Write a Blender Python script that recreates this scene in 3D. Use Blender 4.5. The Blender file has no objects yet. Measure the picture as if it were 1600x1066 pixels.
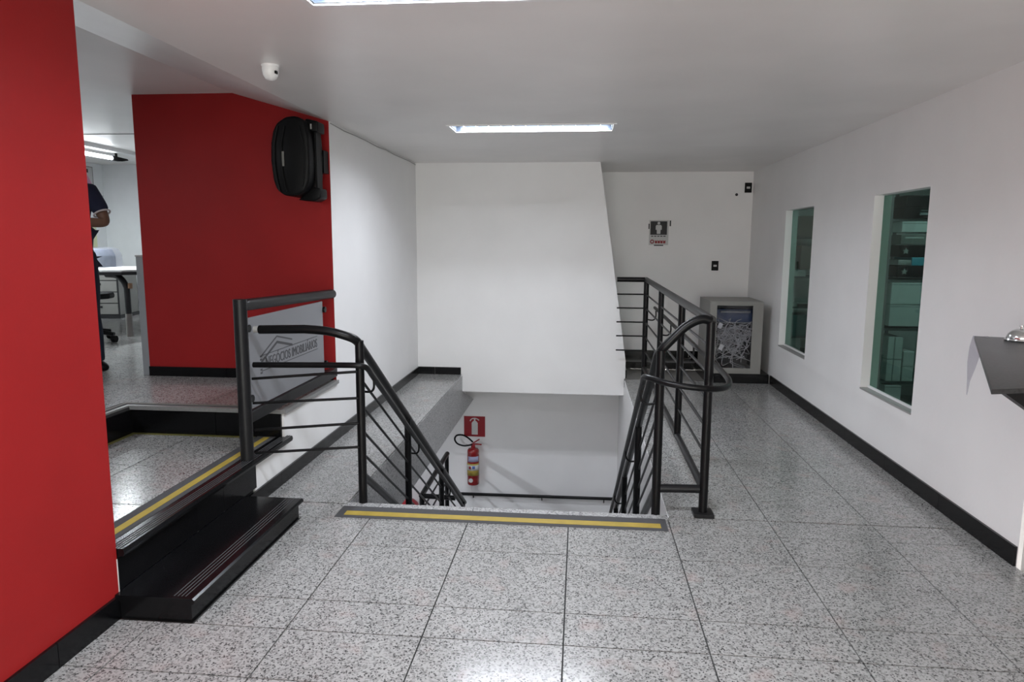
import bpy, bmesh, math, random
from mathutils import Vector, Matrix
random.seed(7)
scene = bpy.context.scene
C = scene.collection

# ------------------------------------------------------------------ camera
cam_d = bpy.data.cameras.new('camera'); cam_d.sensor_width = 36.0; cam_d.lens = 24.569
cam_d.clip_start = 0.05; cam_d.clip_end = 100
cam = bpy.data.objects.new('camera', cam_d); C.objects.link(cam)
R_ = Vector((0.9953349, 0.0963509, 0.0049899)); D_ = Vector((0.0183937, -0.1387327, -0.990159)); F_ = Vector((-0.0947104, 0.9856316, -0.1398578))
M = Matrix.Identity(4)
for i in range(3):
    M[i][0] = R_[i]; M[i][1] = -D_[i]; M[i][2] = -F_[i]
M[0][3], M[1][3], M[2][3] = 1.1367, -2.1754, 1.5251
cam.matrix_world = M
scene.camera = cam

# ------------------------------------------------------------------ world, exposure
w = bpy.data.worlds.new('world'); scene.world = w; w.use_nodes = True
w.node_tree.nodes['Background'].inputs[0].default_value = (1.0, 0.955, 0.90, 1)
w.node_tree.nodes['Background'].inputs[1].default_value = 5.2
scene.view_settings.view_transform = 'Standard'
scene.view_settings.look = 'None'
scene.view_settings.exposure = 0.76
scene.view_settings.gamma = 1.0
scene.view_settings.use_curve_mapping = False
scene.cycles.use_denoising = True
scene.cycles.adaptive_threshold = 0.03
scene.cycles.max_bounces = 9
scene.cycles.diffuse_bounces = 5
scene.cycles.transparent_max_bounces = 12
scene.cycles.sample_clamp_indirect = 4.0

TROFFER_W = 14.8      # watts of each tube of the ceiling troffers
COOL = (0.87, 0.915, 1.0)

# ------------------------------------------------------------------ materials
MATS = {}
def nodes(name):
    m = bpy.data.materials.new(name); m.use_nodes = True
    MATS[name] = m
    nt = m.node_tree
    return m, nt, nt.nodes, nt.links, nt.nodes['Principled BSDF']

def plain(name, col, rough=0.5, metal=0.0, spec=0.5, noise=0.06, nscale=6.0, bump=0.0, bscale=60.0, emit=None, estr=0.0, coat=0.0):
    m, nt, N, L, b = nodes(name)
    b.inputs['Roughness'].default_value = rough
    b.inputs['Metallic'].default_value = metal
    b.inputs['Specular IOR Level'].default_value = spec
    b.inputs['Coat Weight'].default_value = coat
    geo = N.new('ShaderNodeNewGeometry')
    if noise > 0:
        n = N.new('ShaderNodeTexNoise'); n.inputs['Scale'].default_value = nscale; n.inputs['Detail'].default_value = 5
        L.new(geo.outputs['Position'], n.inputs['Vector'])
        r = N.new('ShaderNodeValToRGB')
        r.color_ramp.elements[0].position = 0.3; r.color_ramp.elements[1].position = 0.7
        r.color_ramp.elements[0].color = tuple(c * (1 - noise) for c in col) + (1,)
        r.color_ramp.elements[1].color = tuple(min(1, c * (1 + noise)) for c in col) + (1,)
        L.new(n.outputs['Fac'], r.inputs['Fac']); L.new(r.outputs['Color'], b.inputs['Base Color'])
    else:
        b.inputs['Base Color'].default_value = tuple(col) + (1,)
    if bump > 0:
        n2 = N.new('ShaderNodeTexNoise'); n2.inputs['Scale'].default_value = bscale; n2.inputs['Detail'].default_value = 4
        L.new(geo.outputs['Position'], n2.inputs['Vector'])
        bp = N.new('ShaderNodeBump'); bp.inputs['Strength'].default_value = bump; bp.inputs['Distance'].default_value = 0.01
        L.new(n2.outputs['Fac'], bp.inputs['Height']); L.new(bp.outputs['Normal'], b.inputs['Normal'])
    if emit:
        b.inputs['Emission Color'].default_value = tuple(emit) + (1,)
        b.inputs['Emission Strength'].default_value = estr
    return m

def granite(name, light, dark, mid, rough=0.22, scale=1.0, pink=0.0, spec=0.45):
    m, nt, N, L, b = nodes(name)
    geo = N.new('ShaderNodeNewGeometry')
    def noise(s, d=4, rg=0.6):
        n = N.new('ShaderNodeTexNoise'); n.inputs['Scale'].default_value = s * scale
        n.inputs['Detail'].default_value = d; n.inputs['Roughness'].default_value = rg
        L.new(geo.outputs['Position'], n.inputs['Vector']); return n.outputs['Fac']
    def ramp(src, p0, c0, p1, c1):
        r = N.new('ShaderNodeValToRGB'); e = r.color_ramp.elements
        e[0].position = p0; e[1].position = p1; e[0].color = tuple(c0) + (1,); e[1].color = tuple(c1) + (1,)
        L.new(src, r.inputs['Fac']); return r.outputs['Color']
    def mix(f, a, c, typ='MIX'):
        x = N.new('ShaderNodeMix'); x.data_type = 'RGBA'; x.blend_type = typ
        if isinstance(f, float): x.inputs[0].default_value = f
        else: L.new(f, x.inputs[0])
        for s, k in ((a, 6), (c, 7)):
            if isinstance(s, tuple): x.inputs[k].default_value = s + (1,)
            else: L.new(s, x.inputs[k])
        return x.outputs[2]
    def cells(sc):
        wob = N.new('ShaderNodeTexNoise'); wob.inputs['Scale'].default_value = sc * scale * 0.9; wob.inputs['Detail'].default_value = 2
        L.new(geo.outputs['Position'], wob.inputs['Vector'])
        ad = N.new('ShaderNodeVectorMath'); ad.operation = 'MULTIPLY_ADD'; ad.inputs[1].default_value = (0.9 / sc, 0.9 / sc, 0.9 / sc)
        L.new(wob.outputs['Color'], ad.inputs[0]); L.new(geo.outputs['Position'], ad.inputs[2])
        v = N.new('ShaderNodeTexVoronoi'); v.inputs['Scale'].default_value = sc * scale
        L.new(ad.outputs[0], v.inputs['Vector'])
        sp = N.new('ShaderNodeSeparateColor'); L.new(v.outputs['Color'], sp.inputs[0]); return sp
    c1 = cells(125); c2 = cells(175)
    base = ramp(c1.outputs[0], 0.10, mid, 0.55, light)                # grey to white crystals
    specks = ramp(c2.outputs[1], 0.11, (1, 1, 1), 0.19, (0, 0, 0))    # dark mica
    col = mix(specks, base, tuple(dark))
    big = ramp(noise(3.0, 3, 0.5), 0.35, (0.90, 0.90, 0.90), 0.7, (1, 1, 1))
    col = mix(1.0, col, big, 'MULTIPLY')
    if pink > 0:
        pk = ramp(noise(7.0, 3, 0.5), 0.58, (0, 0, 0), 0.74, (pink, pink, pink))
        col = mix(pk, col, (0.40, 0.29, 0.27))
    L.new(col, b.inputs['Base Color'])
    b.inputs['Roughness'].default_value = rough
    b.inputs['Specular IOR Level'].default_value = spec
    return m

G_FLOOR = granite('granite_floor', (0.38, 0.38, 0.37), (0.075, 0.075, 0.075), (0.225, 0.225, 0.22), 0.18, 1.0, 0.30)
G_SIDE = granite('granite_side', (0.46, 0.46, 0.46), (0.06, 0.06, 0.06), (0.26, 0.26, 0.26), 0.35, 1.0, 0.0)
G_BLACK = granite('black_granite', (0.006, 0.006, 0.007), (0.002, 0.002, 0.002), (0.004, 0.004, 0.0045), 0.2, 1.2, 0.0, 0.25)
G_COUNTER = granite('grey_counter', (0.034, 0.034, 0.035), (0.014, 0.014, 0.014), (0.024, 0.024, 0.025), 0.35, 1.0)
BACKFLOOR = granite('shade_toned_stone', (0.17, 0.16, 0.145), (0.06, 0.06, 0.055), (0.12, 0.115, 0.105), 0.3)  # brownish stone finish, with some of the back corridor's shade in its colour
GROUT = plain('grout', (0.03, 0.03, 0.03), 0.9)
WHITE = plain('white_paint', (0.84, 0.835, 0.83), 0.55, noise=0.025, nscale=2.0, bump=0.06, bscale=45)
WHITE2 = plain('white_paint_office', (0.80, 0.82, 0.83), 0.6, noise=0.02)
CEIL = plain('ceiling_paint', (0.80, 0.78, 0.765), 0.35, noise=0.04, nscale=1.6, bump=0.10, bscale=7)
RED = plain('red_paint', (0.29, 0.0125, 0.013), 0.55, spec=0.2, noise=0.05, nscale=3, bump=0.05, bscale=80)
PLASTER = plain('bare_plaster', (0.60, 0.59, 0.57), 0.9, noise=0.12, nscale=9, bump=0.4, bscale=25)
BLACKM = plain('black_paint', (0.004, 0.004, 0.0045), 0.34, spec=0.22, noise=0.1, bump=0.02)
GREYM = plain('worn_black_paint', (0.009, 0.009, 0.010), 0.38, spec=0.25, noise=0.15, nscale=20)
BLACKP = plain('black_plastic', (0.004, 0.004, 0.0045), 0.45, spec=0.15, noise=0.1)
TAPE = plain('grey_grip_tape', (0.055, 0.055, 0.058), 0.85, noise=0.1, nscale=120)
YELLOW = plain('yellow_tape', (0.36, 0.26, 0.035), 0.6, noise=0.12, nscale=12)
DULLYEL = plain('worn_yellow_tape', (0.12, 0.11, 0.02), 0.7, noise=0.3, nscale=12)
METWHITE = plain('white_metal', (0.80, 0.80, 0.80), 0.35, noise=0.02)
REFLECT = plain('reflector', (0.10, 0.125, 0.17), 0.3, metal=0.3, noise=0.0)
LITEGREY = plain('light_grey_steel', (0.315, 0.3112, 0.3), 0.45, noise=0.05)
DARKIN = plain('dark_inside', (0.03, 0.03, 0.034), 0.6)
BLUE = plain('navy_panel', (0.02, 0.045, 0.12), 0.4)
CABLE = plain('pale_cable', (0.44, 0.44, 0.44), 0.5)
PAPER = plain('paper_white', (0.585, 0.585, 0.5775), 0.7, noise=0.03)
INK = plain('ink_black', (0.02, 0.02, 0.022), 0.6)
FILMINK = plain('film_print', (0.06, 0.06, 0.065), 0.6)
INKRED = plain('ink_red', (0.27, 0.012, 0.018), 0.6)
SIGNRED = plain('sign_red', (0.276, 0.006, 0.0132), 0.45)
EXTRED = plain('extinguisher_red', (0.252, 0.0072, 0.0096), 0.25, coat=0.3)
LABELY = plain('label_yellow', (0.432, 0.33, 0.06), 0.5)
LABELB = plain('label_blue', (0.08, 0.14, 0.40), 0.5)
LABELLIL = plain('label_lilac', (0.42, 0.43, 0.62), 0.5)
CHROME = plain('chrome', (0.72, 0.74, 0.74), 0.16, metal=1.0, noise=0.0)
TAN = plain('tan_wood', (0.27, 0.15, 0.084), 0.6, noise=0.15, nscale=30)
NAVY = plain('navy_cloth', (0.012, 0.016, 0.042), 0.9, bump=0.1, bscale=70)
PANTS = plain('dark_denim', (0.012, 0.018, 0.035), 0.9, bump=0.1, bscale=70)
SKIN = plain('skin', (0.18, 0.093, 0.057), 0.55, noise=0.08, nscale=20)
HAIR = plain('dark_hair', (0.012, 0.010, 0.009), 0.6)
EYEW = plain('eye_white', (0.7, 0.7, 0.68), 0.3)
LIP = plain('lip', (0.26, 0.10, 0.08), 0.5)
STRIPE = plain('pale_stripe', (0.65, 0.60, 0.60), 0.8)
PRINTER = plain('grey_blue_plastic', (0.21, 0.238, 0.294), 0.3, noise=0.25, nscale=9)
PINK = plain('pink_print', (0.576, 0.28, 0.416), 0.7, noise=0.1)
YELGRN = plain('pale_yellow_print', (0.66, 0.68, 0.45), 0.7, noise=0.1)
BEIGEC = plain('beige_cabinet', (0.24, 0.235, 0.22), 0.5)
ALU = plain('grey_aluminium', (0.252, 0.264, 0.276), 0.35, noise=0.04)
CARTON = plain('pale_carton', (0.528, 0.544, 0.528), 0.75, noise=0.06)
TEAL = plain('teal_plastic', (0.05, 0.30, 0.40), 0.45)
STEELSH = plain('grey_shelf_steel', (0.12, 0.13, 0.13), 0.5)
DEVICE = plain('grey_device', (0.156, 0.156, 0.144), 0.45)
BEDGE = plain('black_edge', (0.012, 0.012, 0.014), 0.45)
TUBE_E = plain('lit_tube', (0.9, 0.9, 0.9), 0.4, noise=0.0, emit=(0.86, 0.92, 1.0), estr=9.0)
TUBE_O = plain('lit_tube_office', (0.9, 0.9, 0.9), 0.4, noise=0.0, emit=(0.90, 0.95, 1.0), estr=9.0)

def glass(name, tint, refl=0.12, haze=None, hz=0.0):
    m = bpy.data.materials.new(name); m.use_nodes = True
    N, L = m.node_tree.nodes, m.node_tree.links
    N.clear()
    out = N.new('ShaderNodeOutputMaterial'); t = N.new('ShaderNodeBsdfTransparent'); g = N.new('ShaderNodeBsdfGlossy')
    t.inputs[0].default_value = tuple(tint) + (1,); g.inputs['Roughness'].default_value = 0.02
    lw = N.new('ShaderNodeLayerWeight'); lw.inputs[0].default_value = 0.5
    pw = N.new('ShaderNodeMath'); pw.operation = 'POWER'; pw.inputs[1].default_value = 4.0
    fr = N.new('ShaderNodeMath'); fr.operation = 'MULTIPLY_ADD'; fr.inputs[1].default_value = 0.35; fr.inputs[2].default_value = 0.02
    L.new(lw.outputs['Facing'], pw.inputs[0]); L.new(pw.outputs[0], fr.inputs[0])
    mx = N.new('ShaderNodeMixShader')
    L.new(fr.outputs[0], mx.inputs[0]); L.new(t.outputs[0], mx.inputs[1]); L.new(g.outputs[0], mx.inputs[2])
    last = mx
    if haze:
        d = N.new('ShaderNodeBsdfPrincipled'); d.inputs['Base Color'].default_value = tuple(haze) + (1,); d.inputs['Roughness'].default_value = 0.45
        m2 = N.new('ShaderNodeMixShader'); m2.inputs[0].default_value = hz
        L.new(mx.outputs[0], m2.inputs[1]); L.new(d.outputs[0], m2.inputs[2]); last = m2
    L.new(last.outputs[0], out.inputs[0])
    return m
GLASS = glass('green_glass', (0.50, 0.66, 0.60))
SHOPGLASS = glass('shop_glass', (0.9, 0.92, 0.92))
SMOKED = glass('smoked_glass', (0.92, 0.92, 0.94))
FILM = glass('frosted_film', (0.6, 0.6, 0.62), haze=(0.24, 0.245, 0.26), hz=0.88)
CLEARP = glass('clear_plastic', (0.85, 0.85, 0.88), haze=(0.6, 0.61, 0.66), hz=0.12)

# ------------------------------------------------------------------ geometry helpers
ORG = {}
def mk(name, verts, faces, mat, parent=None, smooth=False, keep=False):
    verts = [Vector(v) for v in verts]
    if parent is not None: o0 = ORG[parent]
    else:
        xs = [v.x for v in verts]; ys = [v.y for v in verts]; zs = [v.z for v in verts]
        o0 = Vector(((min(xs) + max(xs)) / 2, (min(ys) + max(ys)) / 2, min(zs)))
    me = bpy.data.meshes.new(name)
    me.from_pydata([v - o0 for v in verts], [], faces)
    bm = bmesh.new(); bm.from_mesh(me); bmesh.ops.recalc_face_normals(bm, faces=bm.faces); bm.to_mesh(me); bm.free()
    if smooth:
        for p in me.polygons: p.use_smooth = True
    me.materials.append(mat)
    o = bpy.data.objects.new(name, me); C.objects.link(o)
    if parent is not None: o.parent = parent
    else: o.location = o0
    ORG[o] = o0
    return o
def thing(name, loc, label, cat, group=None):
    o = bpy.data.objects.new(name, None); o.empty_display_size = 0.1; C.objects.link(o)
    o.location = loc; ORG[o] = Vector(loc)
    return tag(o, label, cat, group)
def tag(o, label, cat, group=None):
    o['label'] = label; o['category'] = cat
    if group: o['group'] = group
    return o
def struct(o):
    o['kind'] = 'structure'; return o
def sempty(name, loc=(0, 0, 0)):
    o = bpy.data.objects.new(name, None); o.empty_display_size = 0.1; C.objects.link(o)
    o.location = loc; ORG[o] = Vector(loc); o['kind'] = 'structure'; return o
BF = [(0, 3, 2, 1), (4, 5, 6, 7), (0, 1, 5, 4), (1, 2, 6, 5), (2, 3, 7, 6), (3, 0, 4, 7)]
def bverts(x0, x1, y0, y1, z0, z1):
    return [(x0, y0, z0), (x1, y0, z0), (x1, y1, z0), (x0, y1, z0), (x0, y0, z1), (x1, y0, z1), (x1, y1, z1), (x0, y1, z1)]
def box(name, x0, x1, y0, y1, z0, z1, mat, parent=None, bev=0.0, rot=None, piv=None):
    vs = [Vector(v) for v in bverts(x0, x1, y0, y1, z0, z1)]
    if rot:
        p = Vector(piv) if piv else Vector(((x0 + x1) / 2, (y0 + y1) / 2, (z0 + z1) / 2))
        vs = [rot @ (v - p) + p for v in vs]
    o = mk(name, vs, BF, mat, parent)
    if bev > 0:
        bm = bmesh.new(); bm.from_mesh(o.data)
        bmesh.ops.bevel(bm, geom=list(bm.edges), offset=bev, segments=2, affect='EDGES', profile=0.5)
        bm.to_mesh(o.data); bm.free()
    return o
def boxes(name, lst, mat, parent=None):
    vs, fs = [], []
    for b in lst:
        n = len(vs); vs += bverts(*b); fs += [tuple(i + n for i in f) for f in BF]
    return mk(name, vs, fs, mat, parent)
def tube_geo(pts, r, n=12, closed=False):
    pts = [Vector(p) for p in pts]
    vs, fs = [], []
    m = len(pts); up = None
    for i, p in enumerate(pts):
        if closed: t = pts[(i + 1) % m] - pts[i - 1]
        else: t = pts[min(i + 1, m - 1)] - pts[max(i - 1, 0)]
        t.normalize()
        if up is None:
            a = Vector((0, 0, 1)) if abs(t.z) < 0.9 else Vector((1, 0, 0))
            up = (a - t * a.dot(t)).normalized()
        else:
            up = (up - t * up.dot(t)).normalized()
        s = t.cross(up)
        rr = r[i] if isinstance(r, (list, tuple)) else r
        for k in range(n):
            a = 2 * math.pi * k / n
            vs.append(p + (up * math.cos(a) + s * math.sin(a)) * rr)
    rings = m if closed else m - 1
    for i in range(rings):
        for k in range(n):
            a = i * n + k; b = i * n + (k + 1) % n; c = ((i + 1) % m) * n + (k + 1) % n; d = ((i + 1) % m) * n + k
            fs.append((a, b, c, d))
    if not closed:
        fs.append(tuple(range(n - 1, -1, -1))); fs.append(tuple((m - 1) * n + k for k in range(n)))
    return vs, fs
def tube(name, pts, r, mat, parent=None, n=12, closed=False):
    vs, fs = tube_geo(pts, r, n, closed)
    o = mk(name, vs, fs, mat, parent, smooth=True)
    o.data.set_sharp_from_angle(angle=math.radians(50))
    return o
def smooth_path(pts, k=6):
    pts = [Vector(p) for p in pts]; out = []
    for i in range(len(pts) - 1):
        p0 = pts[max(i - 1, 0)]; p1 = pts[i]; p2 = pts[i + 1]; p3 = pts[min(i + 2, len(pts) - 1)]
        for j in range(k):
            t = j / k
            out.append(0.5 * ((2 * p1) + (-p0 + p2) * t + (2 * p0 - 5 * p1 + 4 * p2 - p3) * t * t + (-p0 + 3 * p1 - 3 * p2 + p3) * t ** 3))
    out.append(pts[-1]); return out
def lathe(name, prof, c, mat, parent=None, n=24, axis='z'):
    vs, fs = [], []
    c = Vector(c)
    for (r, h) in prof:
        for k in range(n):
            a = 2 * math.pi * k / n
            p = Vector((r * math.cos(a), r * math.sin(a), h))
            if axis == 'y': p = Vector((p.x, p.z, p.y))
            if axis == 'x': p = Vector((p.z, p.x, p.y))
            vs.append(c + p)
    for i in range(len(prof) - 1):
        for k in range(n):
            fs.append((i * n + k, i * n + (k + 1) % n, (i + 1) * n + (k + 1) % n, (i + 1) * n + k))
    fs.append(tuple(range(n))); fs.append(tuple((len(prof) - 1) * n + k for k in range(n)))
    o = mk(name, vs, fs, mat, parent, smooth=True)
    o.data.set_sharp_from_angle(angle=math.radians(35))
    return o
def prism(name, poly, ax, a0, a1, mat, parent=None, bev=0.0):
    """polygon in the two axes other than ax ('x','y','z'), extruded a0..a1"""
    def P(u, v, a):
        return {'x': (a, u, v), 'y': (u, a, v), 'z': (u, v, a)}[ax]
    n = len(poly)
    vs = [P(u, v, a0) for u, v in poly] + [P(u, v, a1) for u, v in poly]
    fs = [tuple(range(n)), tuple(range(2 * n - 1, n - 1, -1))] + [(i, (i + 1) % n, n + (i + 1) % n, n + i) for i in range(n)]
    o = mk(name, vs, fs, mat, parent)
    if bev > 0:
        bm = bmesh.new(); bm.from_mesh(o.data)
        bmesh.ops.bevel(bm, geom=list(bm.edges), offset=bev, segments=3, affect='EDGES', profile=0.5)
        bm.to_mesh(o.data); bm.free()
        for p in o.data.polygons: p.use_smooth = True
        o.data.set_sharp_from_angle(angle=math.radians(40))
    return o
def text_geo(s, size, xdir, ydir, org, width=None, depth=0.001):
    cu = bpy.data.curves.new('t', 'FONT'); cu.body = s; cu.size = size; cu.resolution_u = 3; cu.extrude = depth
    to = bpy.data.objects.new('t', cu); C.objects.link(to)
    bpy.context.view_layer.update()
    me = bpy.data.meshes.new_from_object(to.evaluated_get(bpy.context.evaluated_depsgraph_get()))
    X, Y, O = Vector(xdir), Vector(ydir), Vector(org); Z = X.cross(Y)
    k = 1.0
    if width:
        mxx = max(v.co.x for v in me.vertices); k = width / mxx
    vs = [O + X * (v.co.x * k) + Y * v.co.y + Z * v.co.z for v in me.vertices]
    fs = [tuple(p.vertices) for p in me.polygons]
    bpy.data.objects.remove(to); bpy.data.curves.remove(cu); bpy.data.meshes.remove(me)
    return vs, fs
def text(name, s, size, xdir, ydir, org, mat, parent, width=None):
    vs, fs = text_geo(s, size, xdir, ydir, org, width)
    return mk(name, vs, fs, mat, parent)
def rect_minus(r, h):
    x0, x1, y0, y1 = r; a0, a1, b0, b1 = h
    if a0 >= x1 or a1 <= x0 or b0 >= y1 or b1 <= y0: return [r]
    out = []
    if y0 < b0: out.append((x0, x1, y0, b0))
    if y1 > b1: out.append((x0, x1, b1, y1))
    yy0, yy1 = max(y0, b0), min(y1, b1)
    if x0 < a0: out.append((x0, a0, yy0, yy1))
    if x1 > a1: out.append((a1, x1, yy0, yy1))
    return out
def holed(r, holes):
    rs = [r]
    for h in holes:
        rs = [q for s in rs for q in rect_minus(s, h)]
    return rs
TILE_ME = {}
def tiles(parent, regions, ztop, step, ox, oy, mat, thick=0.012, gap=0.003, name='floor_tile'):
    """one object for each tile of a grid, cut to the given regions (x0,x1,y0,y1)"""
    for (x0, x1, y0, y1) in regions:
        i = math.floor((x0 - ox) / step)
        while ox + i * step < x1 - 1e-6:
            j = math.floor((y0 - oy) / step)
            while oy + j * step < y1 - 1e-6:
                a0, a1 = max(x0, ox + i * step), min(x1, ox + (i + 1) * step)
                b0, b1 = max(y0, oy + j * step), min(y1, oy + (j + 1) * step)
                if a1 - a0 > 0.012 and b1 - b0 > 0.012:
                    w_, d_ = round(a1 - a0 - 2 * gap, 4), round(b1 - b0 - 2 * gap, 4)
                    key = (w_, d_, thick, mat.name)
                    if key not in TILE_ME:
                        me = bpy.data.meshes.new(name)
                        me.from_pydata(bverts(-w_ / 2, w_ / 2, -d_ / 2, d_ / 2, -thick, 0), [], BF)
                        me.materials.append(mat); TILE_ME[key] = me
                    o = bpy.data.objects.new(name, TILE_ME[key]); C.objects.link(o); o.parent = parent
                    o.location = Vector(((a0 + a1) / 2, (b0 + b1) / 2, ztop)) - ORG[parent]
                j += 1
            i += 1

# ------------------------------------------------------------------ main dimensions
XL, XR = -0.72, 3.24          # corridor side walls
ZC = 2.40                     # main ceiling
YF = -4.6                     # wall behind the camera
YB, YW = 5.72, 6.84           # block over the stairs, far back wall
WX0, WX1, WY0, WY1 = -0.20, 1.66, 1.64, 5.72     # stair well
ZP1, ZP2 = 0.285, 0.465       # landing and upper floor
YRED = 2.98                   # far red wall
ZLOW = -2.52
SL = 0.643                    # stair slope

# ------------------------------------------------------------------ floors
fl = struct(boxes('floor', [(a, b, c, d, -0.10, -0.010) for a, b, c, d in holed((XL, XR, YF, 5.65), [(WX0 - 0.012, WX1 + 0.012, WY0 - 0.012, WY1)])] + [(XL, WX0 - 0.012, 5.65, YB, -0.10, -0.010)], GROUT))
tiles(fl, holed((XL, XR, YF, 5.65), [(WX0, WX1, WY0, 9), (XL - 0.1, -0.385, 0.315, 1.425), (XL - 0.1, WX0, 1.65, 9)]), 0.0, 0.55, 0.0, 0.0, G_FLOOR)
tiles(fl, [(XL, WX0, 1.652, YB)], 0.0, 4.1, XL, 1.652, G_FLOOR)
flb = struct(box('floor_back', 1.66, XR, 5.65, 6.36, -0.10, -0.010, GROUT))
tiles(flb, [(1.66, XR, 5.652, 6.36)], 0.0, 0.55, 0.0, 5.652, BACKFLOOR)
# grip tape with a yellow line at the head of the stairs
t = struct(box('trim_1', -0.205, 1.635, 1.440, 1.606, 0.0, 0.0025, TAPE))
mk('yellow_line', bverts(-0.16, 1.60, 1.474, 1.532, 0.0026, 0.0042), BF, YELLOW, t)
for a, b in ((-0.20, 0.0), (0.0, 0.55), (0.55, 1.10), (1.10, 1.655)):
    box('nosing_stone', a + 0.002, b - 0.002, 1.608, 1.665, -0.035, 0.0015, G_SIDE, t)

# landing (first raised level)
ln = struct(boxes('floor_landing', [(-1.75, -0.735, 0.34, 2.0, 0.0, ZP1 - 0.010)], GROUT))
tiles(ln, [(-1.75, -0.90, 0.34, 2.0)], ZP1, 0.55, -1.32, 0.26, G_FLOOR, gap=0.0045)
for i, (a, b) in enumerate(((0.345, 0.90), (0.90, 1.46), (1.46, 2.035))):
    p_ = prism('nosing_slab', [(-0.90, ZP1 - 0.03), (-0.685, ZP1 - 0.03), (-0.680, ZP1 - 0.015), (-0.685, ZP1 + 0.002), (-0.90, ZP1 + 0.002)], 'y', a + 0.001, b - 0.001, G_BLACK, ln)
    for k in range(4):
        box('anti_slip_groove', -0.745 + k * 0.014, -0.741 + k * 0.014, a + 0.001, b - 0.001, ZP1 + 0.002, ZP1 + 0.0035, TAPE, p_)
box('grip_tape', -0.895, -0.775, 0.345, 1.99, ZP1 + 0.002, ZP1 + 0.004, TAPE, ln)
mk('yellow_line', bverts(-0.845, -0.805, 0.345, 1.97, ZP1 + 0.004, ZP1 + 0.0055), BF, YELLOW, ln)
for i, (a, b) in enumerate(((0.345, 0.94), (0.94, 1.20), (1.20, 1.575))):
    box('riser_panel', -0.735, -0.712, a + 0.0015, b - 0.0015, 0.105, ZP1 - 0.031, G_BLACK, ln)
# upper floor
up = struct(boxes('floor_upper', [(-5.80, -1.75, YF, 7.6, 0.0, ZP2 - 0.010), (-1.75, -0.735, 2.0, 7.6, 0.0, ZP2 - 0.010), (-1.75, -0.85, YF, 0.335, 0.0, ZP2 - 0.010)], GROUT))
tiles(up, [(-5.80, -1.85, 0.8, 7.6), (-1.85, -0.735, 2.08, 2.98)], ZP2, 0.55, -1.85, 2.08, G_FLOOR)
SLABEDGE = plain('grey_slab_edge', (0.22, 0.22, 0.215), 0.35, noise=0.1, nscale=60)
prism('edge_stone', [(-1.85, 0.8), (-1.755, 0.8), (-1.755, 1.985), (-0.70, 1.985), (-0.70, 2.08), (-1.85, 2.08)], 'z', ZP2 - 0.025, ZP2 + 0.001, SLABEDGE, up)
prism('grip_tape', [(-1.84, 0.8), (-1.785, 0.8), (-1.785, 2.02), (-0.76, 2.02), (-0.76, 2.07), (-1.84, 2.07)], 'z', ZP2 + 0.001, ZP2 + 0.003, TAPE, up)
prism('yellow_line', [(-1.82, 0.8), (-1.805, 0.8), (-1.805, 2.04), (-0.76, 2.04), (-0.76, 2.055), (-1.82, 2.055)], 'z', ZP2 + 0.003, ZP2 + 0.0042, plain('faded_line', (0.22, 0.21, 0.18), 0.7), up)
box('edge_stone', -0.735, -0.700, 2.081, YRED, ZP2 - 0.025, ZP2 + 0.001, SLABEDGE, up)
for a, b in ((-1.75, -1.17), (-1.17, -0.735)):
    box('riser_panel', a + 0.0015, b - 0.0015, 1.988, 2.003, ZP1, ZP2 - 0.026, G_BLACK, up)
for a, b in ((0.8, 1.40), (1.40, 1.987)):
    box('riser_panel', -1.752, -1.737, a + 0.0015, b - 0.0015, ZP1, ZP2 - 0.026, G_BLACK, up)
mk('dull_yellow_line', bverts(-1.735, -0.91, 1.955, 1.987, ZP1 + 0.0005, ZP1 + 0.002), BF, DULLYEL, ln)
mk('dull_yellow_line', bverts(-1.735, -1.705, 0.8, 1.954, ZP1 + 0.0005, ZP1 + 0.002), BF, DULLYEL, ln)

# ------------------------------------------------------------------ low black step
st = thing('entry_step', (-0.55, 0.87, 0), 'low black granite step at the foot of the raised landing', 'step')
box('step_body', -0.715, -0.395, 0.325, 1.41, 0.0, 0.08, G_BLACK, st)
prism('tread', [(-0.715, 0.080), (-0.383, 0.080), (-0.374, 0.088), (-0.374, 0.098), (-0.383, 0.105), (-0.715, 0.105)], 'y', 0.312, 1.432, G_BLACK, st)
for k in range(4):
    box('anti_slip_groove', -0.47 + k * 0.016, -0.466 + k * 0.016, 0.33, 1.42, 0.105, 0.1062, TAPE, st)
box('mortar_seam', -0.7185, -0.712, 0.33, 1.42, 0.1052, 0.1075, LITEGREY, st)

# ------------------------------------------------------------------ walls
struct(box('wall_left_near', -0.86, -0.71, YF, 0.34, 0.0, 2.62, RED))
box('chipped_edge', -0.716, -0.7085, 0.3365, 0.3415, 0.100, 0.245, PLASTER, bpy.data.objects['wall_left_near'])
bb = sempty('baseboard_left', (-0.71, 0, 0))
for k in range(9):
    a = 0.338 - 0.6 * k
    if k == 0: a0, a1 = -0.02, 0.338
    else: a0, a1 = -0.02 - 0.55 * k, -0.02 - 0.55 * (k - 1)
    box('baseboard_tile', -0.71, -0.697, a0 + 0.0015, a1 - 0.0015, 0.0, 0.097, G_BLACK, bb)
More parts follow.
